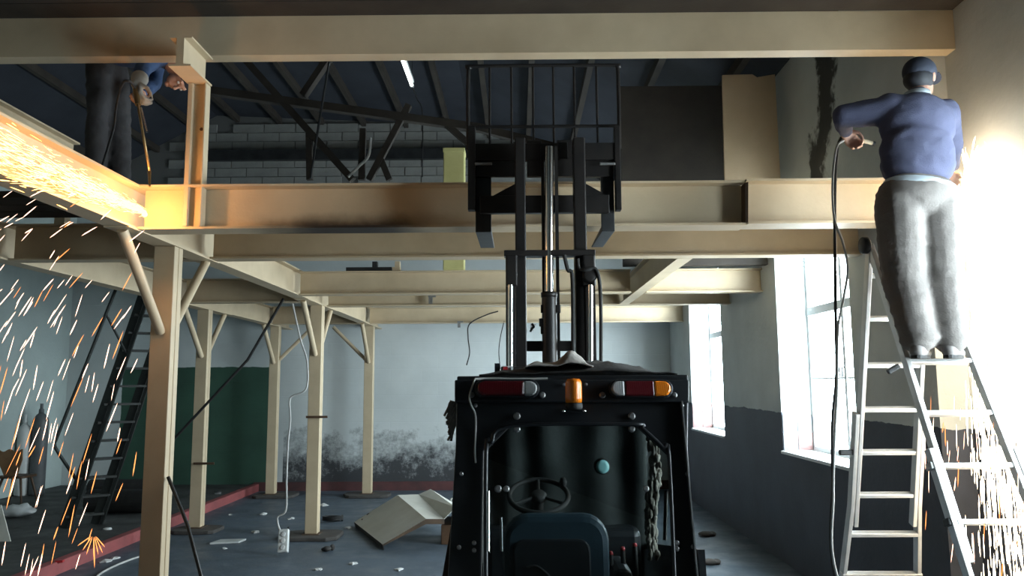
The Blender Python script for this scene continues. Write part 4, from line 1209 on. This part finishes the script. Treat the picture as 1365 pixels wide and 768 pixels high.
# electrode holder in his left hand and the two cables hanging from it
hd_d = HL[0].normalized()
grip = P(1139, 186, J['wl'].y + 0.05)
eh = root('electrode_holder', grip, 'cream electrode holder in the hand of the worker on the ladder', 'tool')
MB().tube([P(1126, 183, grip.y), grip, P(1148, 187, grip.y)], 0.014, 12).build('grip', 'rubber', eh)
MB().tube([P(1147, 187, grip.y), P(1163, 191, grip.y)], 0.0125, 12).build('handle', 'electrode_cream', eh)
MB().tube([P(1163, 191, grip.y), P(1166, 192, grip.y)], 0.015, 12).build('collar', 'rubber', eh)
c0 = P(1122, 183, grip.y)
g1, g2 = PZ(1112, 905, 0.012), PZ(1118, 930, 0.012)
MB().tube(bez([P(1128, 183, grip.y), c0, P(1116, 200, 4.72), P(1113, 250, 4.7), P(1113, 330, 4.7), P(1114, 420, 4.7), P(1115, 500, 4.7), P(1110, 560, 4.7), P(1110, 640, 4.7), P(1113, 768, 4.7), Vector((g1.x, 4.7, 0.2)), Vector((g1.x - 0.05, 4.6, 0.014)), Vector((g1.x - 0.4, 4.3, 0.012)), Vector((g1.x - 0.5, 3.6, 0.012))], 8), 0.0095, 8).build(
    'welding_cable', 'cable_black', None, 0, 'black cable hanging straight from the electrode holder', 'cable')
MB().tube(bez([P(1125, 187, grip.y - 0.018), P(1115, 197, 4.69), P(1110, 240, 4.67), P(1112, 290, 4.67), P(1124, 325, 4.67), P(1130, 360, 4.67), P(1124, 400, 4.67), P(1117, 440, 4.67), P(1116, 520, 4.67), P(1113, 580, 4.67), P(1111, 660, 4.67), P(1116, 768, 4.67), Vector((g1.x + 0.03, 4.66, 0.2)), Vector((g1.x + 0.0, 4.5, 0.014)), Vector((g1.x - 0.25, 4.2, 0.012)), Vector((g1.x - 0.3, 3.6, 0.012))], 8), 0.0075, 8).build(
    'welding_cable', 'cable_grey', None, 0, 'thin grey cable bulging out below the electrode holder', 'cable')
# the torch tip by the arc
hr_ = J['wr']
MB().tube([hr_ + Vector((0.02, 0.03, 0)), hr_ + Vector((0.08, 0.05, -0.005)), ARC - Vector((0.05, 0, 0.01))], 0.011, 10).build('cutting_torch', 'brass', None, 0, 'brass torch tip held to the welding arc', 'torch')

# ---- the worker bending over the beam in the dark
TP = 5.86
t2 = root('person', (P(140, 200, TP).x, TP, BB + BH + 0.055), 'person in grey trousers and blue shirt bending over with a cutting torch', 'person')
fz = BB + BH + 0.048
Q = lambda x, y, d=0.0: P(x, y, TP + d)
f1, f2 = Q(128, 226), Q(162, 226, 0.12)
f1.z = f2.z = fz
J2 = dict(a1=f1 + Vector((0, 0, 0.08)), a2=f2 + Vector((0, 0, 0.08)), k1=Q(130, 150, -0.03), k2=Q(160, 148, 0.1), h1=Q(133, 72), h2=Q(152, 72, 0.14), pel=Q(145, 62, 0.05),
          sp=Q(172, 52, 0.03), ch=Q(205, 62, 0.0), nk=Q(226, 82, -0.02), hd=Q(243, 106, -0.04), s1=Q(206, 76, -0.16), e1=Q(190, 92, -0.3), w1=Q(184, 112, -0.42),
          s2=Q(212, 70, 0.16), e2=Q(205, 110, 0.1), w2=Q(190, 126, -0.2))
b2_ = MB()
hat, RH2 = head(b2_, J2['hd'], Vector((-0.1, -0.55, -0.9)), Vector((0.9, -0.1, -0.2)))
b2_.capsule(J2['nk'], J2['hd'], 0.06, 0.055)
b2_.capsule(J2['pel'], J2['ch'], 0.12, 0.12)
b2_.capsule(J2['s1'], J2['s2'], 0.06, 0.06)
for a, b, r0, r1 in (('s1', 'e1', 0.048, 0.04), ('e1', 'w1', 0.04, 0.028), ('s2', 'e2', 0.048, 0.04), ('e2', 'w2', 0.04, 0.028), ('h1', 'k1', 0.08, 0.055), ('k1', 'a1', 0.052, 0.038), ('h2', 'k2', 0.08, 0.055), ('k2', 'a2', 0.052, 0.038)):
    b2_.capsule(J2[a], J2[b], r0, r1)
hand(b2_, J2['w1'], Q(183, 128, -0.46) - J2['w1'], (0.4, 0.6, 0), 1, (45, 55, 35), 1.05)
hand(b2_, J2['w2'], Q(186, 140, -0.3) - J2['w2'], (-0.4, -0.6, 0), -1, (45, 55, 35), 1.05)
remesh(b2_, 'body', 'skin', t2, 0.008, 2)
for q in (-1, 1):
    MB().ellipsoid(hat(q * 0.031, 0.078, 0.008), (0.012, 0.012, 0.012), None, 10, 8).build('eye', 'eye_white', t2)
cp = MB(); cp.ellipsoid(hat(0, -0.02, 0.045), (0.088, 0.102, 0.086), RH2, 20, 12)
remesh(cp, 'cap', 'cap_navy', t2, 0.009, 2)
jk = MB()
jk.capsule(J2['pel'], J2['ch'], 0.155, 0.165); jk.capsule(J2['s1'], J2['s2'], 0.085, 0.085); jk.capsule(J2['ch'], J2['nk'], 0.14, 0.075)
for a, b, r0, r1 in (('s1', 'e1', 0.075, 0.06), ('e1', 'w1', 0.06, 0.048), ('s2', 'e2', 0.075, 0.06), ('e2', 'w2', 0.06, 0.048)):
    jk.capsule(J2[a], J2[b].lerp(J2[a], 0.1), r0, r1)
remesh(jk, 'shirt', 'work_blue', t2, 0.014, 4, 0.006, (7, 7, 9), 5.0)
tr2 = MB()
tr2.capsule(J2['h1'], J2['h2'], 0.12, 0.12); tr2.capsule(J2['pel'], J2['h1'], 0.12, 0.11)
for a, b, r0, r1 in (('h1', 'k1', 0.10, 0.08), ('k1', 'a1', 0.08, 0.075), ('h2', 'k2', 0.10, 0.08), ('k2', 'a2', 0.08, 0.075)):
    tr2.capsule(J2[a], J2[b], r0, r1)
remesh(tr2, 'trousers', 'work_grey', t2, 0.014, 4, 0.008, (8, 8, 9), 9.0)
for f in (f1, f2):
    sh = MB()
    R = Matrix.Rotation(math.radians(-40), 3, 'Z')
    sh.ellipsoid(f + R @ Vector((0.03, 0, 0.042)), (0.14, 0.05, 0.042), R); sh.capsule(f + Vector((0, 0, 0.05)), f + Vector((0, 0, 0.1)), 0.05, 0.05)
    remesh(sh, 'shoe', 'shoe_leather', t2, 0.01, 2)
gl = MB()
hand(gl, J2['w1'], Q(183, 128, -0.46) - J2['w1'], (0.4, 0.6, 0), 1, (45, 55, 35), 1.32)
gl.capsule(J2['w1'], J2['w1'].lerp(J2['e1'], 0.35), 0.05, 0.062)
remesh(gl, 'glove', 'glove_grey', t2, 0.009, 2)
tch = root('cutting_torch', Q(186, 140, -0.44), 'long brass cutting torch pointing down at the beam cut', 'torch')
tip = CUT + Vector((-0.03, 0.06, 0.30))
MB().tube([Q(181, 118, -0.46), Q(184, 140, -0.5)], 0.02, 12).build('handle', 'brass', tch)
MB().tube([Q(184, 140, -0.5), Q(190, 175, -0.9), tip], 0.009, 8).build('lance', 'brass', tch)
MB().tube([Q(188, 144, -0.5), Q(196, 176, -0.85)], 0.008, 8).build('lance', 'chrome', tch)
MB().tube([tip, tip + Vector((0.03, -0.05, -0.12))], [0.012, 0.006], 8).build('nozzle', 'brass', tch)
MB().tube(bez([Q(181, 118, -0.472), Q(172, 108, -0.585), Q(163, 112, -0.56), Q(155, 142, -0.42), Q(149, 180, -0.29), Vector((Q(144, 220).x, TP - 0.22, fz + 0.014)), Vector((Q(110, 220).x, TP - 0.23, fz + 0.0125))], 8), 0.009, 8).build('gas_hose', 'cable_black', None, 0, 'dark gas hose running from the long cutting torch', 'hose')

# ================================================================== LEFT SIDE: STAIR, CHAIR, CYLINDERS, PIPES
SY = 10.75
sr = root('steep_stair', PZ(100, 700, RAISE), 'steep dark steel ladder stair leaning up to the mezzanine', 'stair')
def sl(px, py, dy=0.0): return P(px, py, SY + dy)
b0, t0_ = PZ(84, 704, RAISE), P(192, 388, SY)
wv = PZ(112, 692, RAISE) - b0
wv = Vector((0.27, 0.28, 0))
for k, off in enumerate((Vector((0, 0, 0)), wv)):
    A, B = b0 + off, t0_ + off
    nm = MB().bar(A, B, 0.04, 0.11, (1, 0, 0.3)).build('stringer', 'stair_steel', sr)
    MB().bar(A + Vector((0.10, -0.03, 0)), B + Vector((0.10, -0.03, 0)), 0.03, 0.04, (1, 0, 0.3)).build('stringer_rail', 'stair_steel', sr)
for k in range(13):
    s = (k + 0.6) / 13
    A, B = b0.lerp(t0_, s), (b0 + wv).lerp(t0_ + wv, s)
    MB().bar(A + Vector((-0.03, 0, 0)), B + Vector((0.06, 0, 0)), 0.14, 0.03, (0, 0, 1)).build('tread', 'stair_steel', sr)
hp = bez([sl(155, 384, -0.35), sl(120, 472, -0.35), sl(78, 578, -0.35), sl(73, 592, -0.35), sl(78, 604, -0.33), sl(102, 640, -0.1)], 8)
MB().tube(hp, 0.022, 8).build('handrail', 'stair_steel', sr)
MB().tube([sl(142, 420, -0.35), sl(170, 474, -0.05)], 0.016, 8).build('handrail_strut', 'stair_steel', sr)

# wooden chair
cc = PZ(20, 674, RAISE)
ch = root('wooden_chair', (cc.x, cc.y, RAISE), 'brown wooden chair with carved back beside the grey gas cylinder', 'chair')
cx, cyy = cc.x, cc.y
seat = [Vector((x, y, RAISE + 0.43)) for x, y in [(cx + a, cyy + b) for a, b in rrect(0, 0, 0.44, 0.42, 0.08)]]
MB().prism(seat, (0, 0, 0.035)).build('seat', 'wood_dark', ch, 0.008)
for sx_ in (-1, 1):
    for sy_ in (-1, 1):
        MB().tube([(cx + sx_ * 0.14, cyy + sy_ * 0.13, RAISE + 0.43), (cx + sx_ * 0.23, cyy + sy_ * 0.21, RAISE)], [0.02, 0.014], 8).build('leg', 'wood_dark', ch)
bp = []
for k in range(24):
    u = k / 23
    x = -0.2 + 0.4 * u
    bp.append((x, 0.86 + 0.02 * math.cos(u * 4 * math.pi)))
bk_ = [(-0.10, 0.465), (0.10, 0.465), (0.19, 0.72)] + [(x, z) for x, z in reversed(bp)] + [(-0.19, 0.72)]
MB().prism([Vector((cx + x, cyy - 0.17 - (z - 0.46) * 0.15, RAISE + z)) for x, z in bk_], (0, 0.022, 0)).build('backrest', 'wood_brown', ch, 0.004)
def gas(px, py, r, h, label, mt):
    p = PZ(px, py, RAISE)
    g = root('gas_cylinder', (p.x, p.y, RAISE), label, 'cylinder')
    MB().lathe((p.x, p.y, RAISE), (0, 0, 1), [(r * 0.9, 0), (r, 0.03), (r, h - r * 1.2), (r * 0.9, h - r * 0.7), (r * 0.55, h - r * 0.2), (r * 0.3, h)], 22).build('body', mt, g)
    MB().lathe((p.x, p.y, RAISE + h), (0, 0, 1), [(r * 0.34, 0), (r * 0.34, 0.06), (r * 0.2, 0.08), (r * 0.2, 0.15), (0.03, 0.16)], 14).build('valve_cap', mt, g)
    return g
gas(48, 660, 0.125, 1.38, 'tall dark grey gas cylinder behind the wooden chair', 'cylinder_grey')
gas(27, 661, 0.105, 1.2, 'pale grey gas cylinder beside the wooden chair', 'grey_plastic')
# dark pipes on the raised floor
for (xa, xb, py, r, lab, cap) in ((118, 198, 684, 0.17, 'thick dark pipe with pale end lying on the raised floor', True), (120, 205, 660, 0.13, 'dark pipe lying behind the thick pipe', False)):
    A, B = PZ(xa, py, RAISE), PZ(xb, py, RAISE)
    B.y = A.y
    zz = Vector((0, 0, r))
    pr = root('steel_pipe', ((A.x + B.x) / 2, A.y, RAISE), lab, 'pipe', 'pipes on the raised floor')
    n = 24
    outer_ = [A + zz + Vector((0, math.cos(2 * math.pi * k / n), math.sin(2 * math.pi * k / n))) * r for k in range(n)]
    inner_ = [A + zz + Vector((0, math.cos(2 * math.pi * k / n), math.sin(2 * math.pi * k / n))) * r * 0.88 for k in range(n)]
    MB().ring(outer_, inner_, B - A).build('pipe_wall', 'rubber', pr)
    if cap:
        MB().lathe(B + zz, (1, 0, 0), [(r * 0.9, -0.03), (r * 0.95, 0.0), (r * 0.8, 0.02)], 24).build('end_cap', 'scrap_white', pr)
# white plastic bag on the raised floor
bgp = PZ(20, 690, RAISE)
bg_ = MB()
bg_.ellipsoid((bgp.x, bgp.y, RAISE + 0.09), (0.26, 0.16, 0.085), None, 30, 18)
bo = bg_.build('plastic_bag', 'bag_white', None, 0, 'crumpled white plastic bag on the raised floor', 'bag')
for v in bo.data.vertices:
    n_ = noise.fractal(v.co * 9, 1.0, 2.0, 4)
    v.co += v.co.normalized() * n_ * 0.05
    v.co.z = max(0.004, v.co.z)
# white panel leaning at the frame's edge
wa = PZ(14, 722, RAISE)
MB().prism([wa, wa + Vector((-0.5, 0, 0)), wa + Vector((-0.5, 0.02, 0.4)), wa + Vector((-0.17, 0.04, 0.42))], (0, 0.012, 0)).build('white_board', 'white_sheet', None, 0, 'small white board standing beside the plastic bag', 'board')
# white cap, red scrap, tins on the raised floor
for px, py, r, h, mt, lab, nm in ((181, 668, 0.0, 0, 'scrap_white', '', ''),):
    pass
p = PZ(143, 706, RAISE); MB().lathe((p.x, p.y, RAISE), (0, 0, 1), [(0.055, 0), (0.05, 0.018), (0.02, 0.024)], 14).build('paint_lid', 'scrap_white', None, 0, 'small white lid lying on the raised floor', 'lid')
p = PZ(73, 751, RAISE); MB().prism([(p.x, p.y, RAISE), (p.x + 0.07, p.y + 0.02, RAISE), (p.x + 0.06, p.y + 0.08, RAISE), (p.x + 0.01, p.y + 0.06, RAISE)], (0, 0, 0.025)).build('red_scrap', 'red_plastic', None, 0.004, 'small red scrap on the raised floor by the kerb', 'scrap')
p = PZ(290, 668, 0.0)
tn = root('tin_can', (p.x, p.y, 0), 'small dark tin standing by the far kerb', 'can')
MB().lathe((p.x, p.y, 0.0), (0, 0, 1), [(0.055, 0), (0.055, 0.15)], 16).build('body', 'bolt_steel', tn)
MB().lathe((p.x, p.y, 0.15), (0, 0, 1), [(0.057, 0), (0.057, 0.01), (0.05, 0.01)], 16).build('rim', 'dark_steel', tn)

# ================================================================== FLOOR THINGS
# bent white sheet-metal trough
def FP(px, py, h): return PZ(px, py, h)
a0, f0 = PZ(510, 726, 0.065), PZ(472, 696, 0.065)
near = [a0] + [P(px, py, a0.y + dy) for (px, py), dy in zip([(568, 692), (592, 692), (607, 676), (640, 700)], (0.10, 0.14, 0.17, 0.2))]
far = [f0] + [P(px, py, f0.y + dy) for (px, py), dy in zip([(530, 660), (558, 659), (574, 652), (607, 672)], (0.10, 0.14, 0.17, 0.2))]
sheet = root('bent_sheet', (near[1].x, a0.y + 0.4, 0.0), 'bent white sheet metal trough lying on the blue floor', 'sheet metal')
for i, nm in enumerate(('long_panel', 'fold_strip', 'fold_strip', 'end_panel')):
    qa, qb, qc, qd = near[i], near[i + 1], far[i + 1], far[i]
    nn = (qb - qa).cross(qd - qa).normalized()
    if nn.z < 0: nn = -nn
    MB().prism([qa, qb, qc, qd], -nn * 0.006).build(nm, 'white_sheet', sheet)
MB().prism([near[0], far[0], far[0] + Vector((0.015, 0, -0.062)), near[0] + Vector((0.015, 0, -0.062))], (0.006, 0.003, 0)).build('end_lip', 'soot_patch', sheet)
MB().prism([near[0], near[1], near[2], near[2] - Vector((0, 0, 0.06)), near[1] - Vector((0, 0, 0.06)), near[0] - Vector((0, 0, 0.02))], (0.002, 0.006, 0)).build('side_lip', 'soot_steel', sheet)
for px, py, r in ((491, 686, 0.022), (511, 678, 0.012), (526, 668, 0.014), (534, 667, 0.014), (483, 693, 0.01)):
    n0 = (near[1] - near[0]).cross(far[0] - near[0]).normalized()
    if n0.z < 0: n0 = -n0
    d = ray(px, py); tt = (near[0] - CAM).dot(n0) / d.dot(n0)
    MB().lathe(CAM + d * tt, n0, [(r, -0.01), (r, 0.012)], 12).build('hole', 'soot_steel', sheet)
kk = near[4].lerp(far[4], 0.7)
MB().tube(bez([far[4] + Vector((-0.05, 0, 0)), far[4] + Vector((-0.06, 0, 0.07)), far[4] + Vector((0, 0, 0.08)), far[4] + Vector((0.01, 0, 0.0))], 5), 0.008, 6).build('lifting_eye', 'white_sheet', sheet)

MB().box((-0.95, 9.95, 0.0), (-0.62, 10.6, 0.235)).build('timber_block', 'wood_dark', None, 0.01, 'dark timber block propping up the bent white sheet', 'block')
# white socket block and its cable
sp0 = PZ(377, 741, 0.0)
so_ = root('socket_block', (sp0.x, sp0.y, 0), 'white multi-socket block standing on the floor by the column', 'socket')
sa, sbv = Vector((sp0.x, sp0.y, 0.03)), Vector((sp0.x - 0.03, sp0.y + 0.13, 0.27))
MB().bar(sa, sbv, 0.12, 0.06, (0, 1, 0)).build('body', 'grey_plastic', so_, 0.012)
for k in range(3):
    c = sa.lerp(sbv, 0.2 + 0.28 * k)
    MB().lathe(c + Vector((0.0, -0.028, 0.015)), (0, -1, 0.5), [(0.028, 0), (0.03, 0.004), (0.022, 0.006)], 14).build('socket_face', 'scrap_white', so_)
MB().bar(sbv + Vector((0.05, 0, -0.06)), sbv + Vector((0.05, 0, 0.03)), 0.02, 0.03).build('clip', 'dark_steel', so_)
YC = sp0.y + 0.12
cab = [sbv, P(373, 706, YC), P(370, 690, YC), P(381, 680, YC), P(382, 640, YC), P(384, 590, YC), P(387, 560, YC), P(386, 536, YC), P(390, 528, YC), P(405, 522, YC), P(410, 510, YC), P(409, 480, YC), P(400, 450, YC), P(390, 405, YC)]
MB().tube(bez(cab, 8), 0.011, 8).build('socket_cable', 'cable_grey', None, 0, 'pale cable dropping from the mezzanine to the white socket block', 'cable')
# black cable slung from the beam to the kerb-side column, thin wires
ce = P(226, 592, 10.2)
MB().tube([P(378, 398, 9.9), P(330, 480, 10.0), P(246, 570, 10.15), ce, Vector((ce.x, ce.y, ce.z - 0.2)), Vector((ce.x, ce.y, 0.02))], 0.018, 8).build('black_cable', 'cable_black', None, 0, 'black cable slung tight from the beam past the kerb-side column', 'cable')
MB().tube(bez([P(x, y, 13.655) for x, y in ((664, 415), (648, 420), (626, 432), (624, 450), (626, 470), (622, 487))], 6), 0.012, 6).build('thin_wire', 'cable_black', None, 0, 'crooked dark wire hanging from the cream cross beam beside the mast', 'wire')
MB().tube(bez([P(x, y, 13.68) for x, y in ((672, 428), (667, 450), (665, 470), (667, 492))], 6), 0.009, 6).build('thin_wire', 'cable_black', None, 0, 'short straight wire hanging close to the mast', 'wire')
# rod leaning on the first column
rb_ = PZ(272, 790, 0.0)
MB().tube([Vector((ROWX + 0.10, COLY[0] - 0.06, P(229, 636, COLY[0] - 0.06).z)), P(250, 700, 5.75), P(275, 795, 5.5), PZ(300, 885, 0.005)], 0.013, 8).build('steel_rod', 'dark_steel', None, 0, 'thin steel rod leaning against the cream column', 'rod')
# thick cable on the floor beside the kerb
MB().tube(bez([PZ(200, 740, 0.012), PZ(180, 744, 0.012), PZ(150, 756, 0.012), PZ(130, 768, 0.012), PZ(120, 785, 0.012)], 6), 0.012, 8).build('floor_cable', 'cable_grey', None, 0, 'pale cable lying on the floor along the kerb', 'cable')
# loose board by the kerb-side column
q = PZ(302, 724, 0.0)
MB().prism([(q.x - 0.17, q.y - 0.10, 0.003), (q.x + 0.16, q.y - 0.02, 0.003), (q.x + 0.19, q.y + 0.16, 0.003), (q.x - 0.12, q.y + 0.12, 0.003)], (0.0, 0, 0.02)).build('loose_board', 'grey_plastic', None, 0, 'loose pale board at the foot of the kerb-side column', 'board')
# coil of black cable near the middle column
ck = PZ(443, 694, 0.015)
cp_ = [ck + Vector((0.14 * math.cos(a_ * 0.5) + 0.02 * math.sin(a_), 0.10 * math.sin(a_ * 0.5), 0.004 * a_ * 0.4)) for a_ in range(0, 40)]
MB().tube(cp_, 0.011, 6).build('cable_coil', 'cable_black', None, 0, 'loose coil of black cable behind the middle column', 'cable')
# lumps and scraps on the floor
scr = [(351, 686, 0.07, 'crumpled pale scrap nearest the red kerb end'), (388, 692, 0.06, 'pale scrap beside the socket cable'), (340, 710, 0.06, 'thin pale scrap beside the loose board'), (431, 674, 0.08, 'white scrap behind the middle column'),
       (307, 687, 0.04, 'small white scrap against the kerb'), (300, 732, 0.03, 'tiny pale scrap in front of the loose board'), (465, 704, 0.05, 'thin white scrap beside the black cable coil'), (470, 752, 0.05, 'pale flake on the floor before the bent sheet'),
       (425, 760, 0.04, 'pale flake between the socket block and the bent sheet'), (532, 760, 0.05, 'pale flake under the high end of the bent sheet'), (550, 672, 0.04, 'dark red scrap beyond the bent sheet'),
       (140, 749, 0.07, 'pale crumpled scrap on the floor at the kerb'), (153, 745, 0.05, 'small white scrap at the kerb beside the floor cable')]
for px, py, r, lab in scr:
    p = PZ(px, py, 0.0)
    n = 9
    vs = [Vector((p.x + r * RNG.uniform(0.5, 1.2) * math.cos(2 * math.pi * k / n), p.y + r * RNG.uniform(0.5, 1.2) * 1.2 * math.sin(2 * math.pi * k / n), RNG.uniform(0.002, 0.02))) for k in range(n)]
    cpt = Vector((p.x, p.y, r * 0.45))
    vsb = [Vector((v.x, v.y, 0.001)) for v in vs]
    MB().add(vs + [cpt] + vsb, [(k, (k + 1) % n, n) for k in range(n)] + [(k, n + 1 + k, n + 1 + (k + 1) % n, (k + 1) % n) for k in range(n)] + [[n + 1 + k for k in range(n - 1, -1, -1)]]).build(
        'floor_scrap', 'scrap_white' if 'red' not in lab.split()[1] else 'kerb_red', None, 0, lab, 'scrap', 'scraps scattered on the floor')
p = PZ(436, 735, 0.0)
lm = MB(); lm.ellipsoid((p.x, p.y, 0.03), (0.05, 0.05, 0.03)); lm.ellipsoid((p.x + 0.05, p.y + 0.05, 0.035), (0.03, 0.04, 0.035)); lm.ellipsoid((p.x - 0.04, p.y + 0.02, 0.02), (0.035, 0.03, 0.02))
lm.build('dark_rag', 'cloth_dark', None, 0, 'small dark rag on the floor before the middle column', 'rag')
# debris at the foot of the dado
for px, py, lab in ((941, 690, 'dark rubble lump at the foot of the pier'), (945, 728, 'dark rubble lump on the floor before the pier')):
    p = PZ(px, py + 25, 0.0)
    r_ = MB(); r_.ellipsoid((p.x, p.y, 0.03), (0.10, 0.06, 0.035), None, 8, 6); r_.ellipsoid((p.x + 0.09, p.y + 0.03, 0.025), (0.05, 0.06, 0.03), None, 8, 6)
    r_.build('rubble_lump', 'pad_concrete', None, 0, lab, 'rubble')

# ================================================================== SPARKS, ARC AND SMOKE
def sliver(a, b, r):
    a, b = Vector(a), Vector(b)
    d, s, u = frame_of(b - a)
    vs = [a]
    for q, k_ in ((0.2, 0.8), (0.75, 1.0)):
        m = a.lerp(b, q)
        vs += [m + (s * math.cos(k * 2.0944) + u * math.sin(k * 2.0944)) * r * k_ for k in range(3)]
    vs.append(b)
    fs = []
    for k in range(3):
        j = (k + 1) % 3
        fs += [(0, 1 + j, 1 + k), (1 + k, 1 + j, 4 + j, 4 + k), (7, 4 + k, 4 + j)]
    return vs, fs
def spark_thing(a, b, r, mt, label, grp):
    vs, fs = sliver(a, b, r)
    MB().add(vs, fs).build('spark', mt, None, 0, label, 'spark', grp)
# dense jet from the cut towards the camera along the beam
R2 = random.Random(21)
jet = MB()
jend = PX(-60, 178, -2.50)
jd = (jend - CUT); jl = jd.length; jd.normalize()
for k in range(1200):
    L_ = R2.random() ** 1.15 * jl
    spread = 0.010 + 0.05 * L_
    p = CUT + jd * L_ + Vector((R2.gauss(0, 0.3) * spread, 0, R2.gauss(0, 0.8) * spread))
    p.x = max(p.x, ROWX + 0.09)
    d = (jd + Vector((R2.gauss(0, 0.05), 0, R2.gauss(-0.03, 0.13)))).normalized()
    ln = R2.uniform(0.03, 0.14)
    vs, fs = sliver(p, p + d * ln, R2.uniform(0.0012, 0.0032))
    jet.add(vs, fs)
jet.build('spark_jet', 'spark_core', None, 0, 'dense orange spark jet streaming along the cut beam', 'sparks', None, 'stuff')
mc = MB(); mc.ellipsoid(CUT + Vector((0.0, -0.04, -0.02)), (0.018, 0.02, 0.02), None, 10, 8)
mc.build('molten_pool', 'spark_core', None, 0, 'glowing molten spot on the beam at the torch tip', 'molten metal')
R3 = random.Random(5)
n_sp = 0
while n_sp < 150:
    px, py = R3.uniform(-4, 210), 230 + 520 * R3.random() ** 0.9
    xmax = 195 - max(0, (py - 300)) * 0.02
    if px > xmax or (py < 300 and px > 60 + (py - 230) * 1.9): continue
    if py > 480 and R3.random() < 0.45: continue
    if px > 120 and R3.random() < 0.55: continue
    Y = R3.uniform(3.5, 5.0)
    s = min(1.0, max(0.0, (py - 230) / 260))
    ang = math.radians(12 + 62 * s ** 0.7 + R3.gauss(0, 6))
    ln = R3.uniform(12, 30) * (0.7 + 0.9 * s)
    dx, dy = -math.cos(ang) * ln, math.sin(ang) * ln
    a, b = P(px, py, Y), P(px + dx, py + dy, Y + R3.uniform(-0.03, 0.03))
    spark_thing(a, b, R3.uniform(0.0018, 0.0036) * Y / 4.5, 'spark_hot' if R3.random() < 0.8 - 0.4 * s * (py > 560) else 'spark_orange', 'glowing spark falling beside the cream column under the torch cut', 'sparks falling from the torch cut')
    n_sp += 1
# the little fountain where sparks strike the kerb
for dx, dy in ((-22, 14), (-15, 20), (-10, 26), (0, 30), (6, 26), (12, 24), (15, 16), (1, 44)):
    s0 = PZ(125, 758, RAISE) + Vector((0, 0, 0.38))
    a = P(125 + dx * 0.15, 714 + dy * 0.05, s0.y); b = P(125 + dx, 714 + dy, s0.y)
    spark_thing(a, b, 0.006, 'spark_orange', 'orange spark spraying up from the raised floor by the kerb', 'sparks bouncing off the floor')
# sparks below the weld
for k in range(46):
    px = R3.uniform(1232, 1364); py = R3.uniform(505, 766)
    Y = R3.uniform(3.75, 4.25) if px > 1300 else R3.uniform(4.7, 5.1)
    ln = R3.uniform(14, 44)
    a = P(px, py, Y); b = P(px + R3.gauss(0, 2), py + ln, Y)
    if b.x > NEARX - 0.02 or b.z < 0.02: continue
    spark_thing(a, b, R3.uniform(0.0016, 0.003), 'spark_hot' if R3.random() < 0.6 else 'spark_orange', 'glowing spark falling under the welding arc beside the ladder', 'sparks falling from the weld')
# the arc and its dense spray
ac = MB(); ac.ellipsoid(ARC, (0.035, 0.035, 0.035), None, 14, 10)
ac.build('welding_arc', 'arc_white', None, 0, 'blinding white welding arc beside the blue-sweatered worker', 'welding arc')
sj = MB()
for k in range(3600):
    tt = R2.random() ** 0.8 * 0.85
    v0 = Vector((R2.gauss(-0.08, 0.07), -abs(R2.gauss(0.45, 0.3)), R2.gauss(0.15, 0.5)))
    p = ARC + v0 * tt + Vector((0, 0, -4.9 * tt * tt * 0.72))
    vel = v0 + Vector((0, 0, -9.8 * tt * 0.72))
    q = p + vel.normalized() * R2.uniform(0.05, 0.22)
    if max(p.x, q.x) > NEARX - 0.015 or min(p.z, q.z) < 0.02: continue
    vs, fs = sliver(p, q, R2.uniform(0.0012, 0.0036))
    sj.add(vs, fs)
sj.build('weld_spray', 'arc_white', None, 0, 'dense white spark spray showering down from the welding arc', 'sparks', None, 'stuff')
# smoke lit by the arc
m, t, out = nt('weld_smoke')
pos, x, y, z = geo(t)
tc = t.nodes.new('ShaderNodeTexCoord').outputs['Object']
vl = t.nodes.new('ShaderNodeVectorMath'); vl.operation = 'LENGTH'
mp = t.nodes.new('ShaderNodeMapping'); mp.inputs['Scale'].default_value = (1 / 0.27, 1 / 0.8, 1 / 1.05)
L(t, tc, mp.inputs[0]); L(t, mp.outputs[0], vl.inputs[0])
fall = mth(t, 'MAXIMUM', mth(t, 'SUBTRACT', 1.0, vl.outputs['Value']), 0.0)
den = mth(t, 'MULTIPLY', mth(t, 'MULTIPLY', fall, mth(t, 'ADD', 0.4, noise_node(t, pos, 3, 3))), 1.6)
vs_ = t.nodes.new('ShaderNodeVolumeScatter')
vs_.inputs['Color'].default_value = (1, 0.96, 0.9, 1)
vs_.inputs['Anisotropy'].default_value = 0.2
L(t, den, vs_.inputs['Density'])
L(t, vs_.outputs[0], out.inputs['Volume'])
smk = MB(); smk.ellipsoid((0, 0, 0), (0.27, 0.8, 1.05), None, 24, 16)
smo = bpy.data.objects.new('welding_smoke', smk.mesh('welding_smoke', 'weld_smoke', Vector((0, 0, 0))))
C.objects.link(smo); smo.location = (2.82, 4.62, 2.66)
tag(smo, 'thin bright welding smoke around the arc and ladder', 'smoke', None, 'stuff')
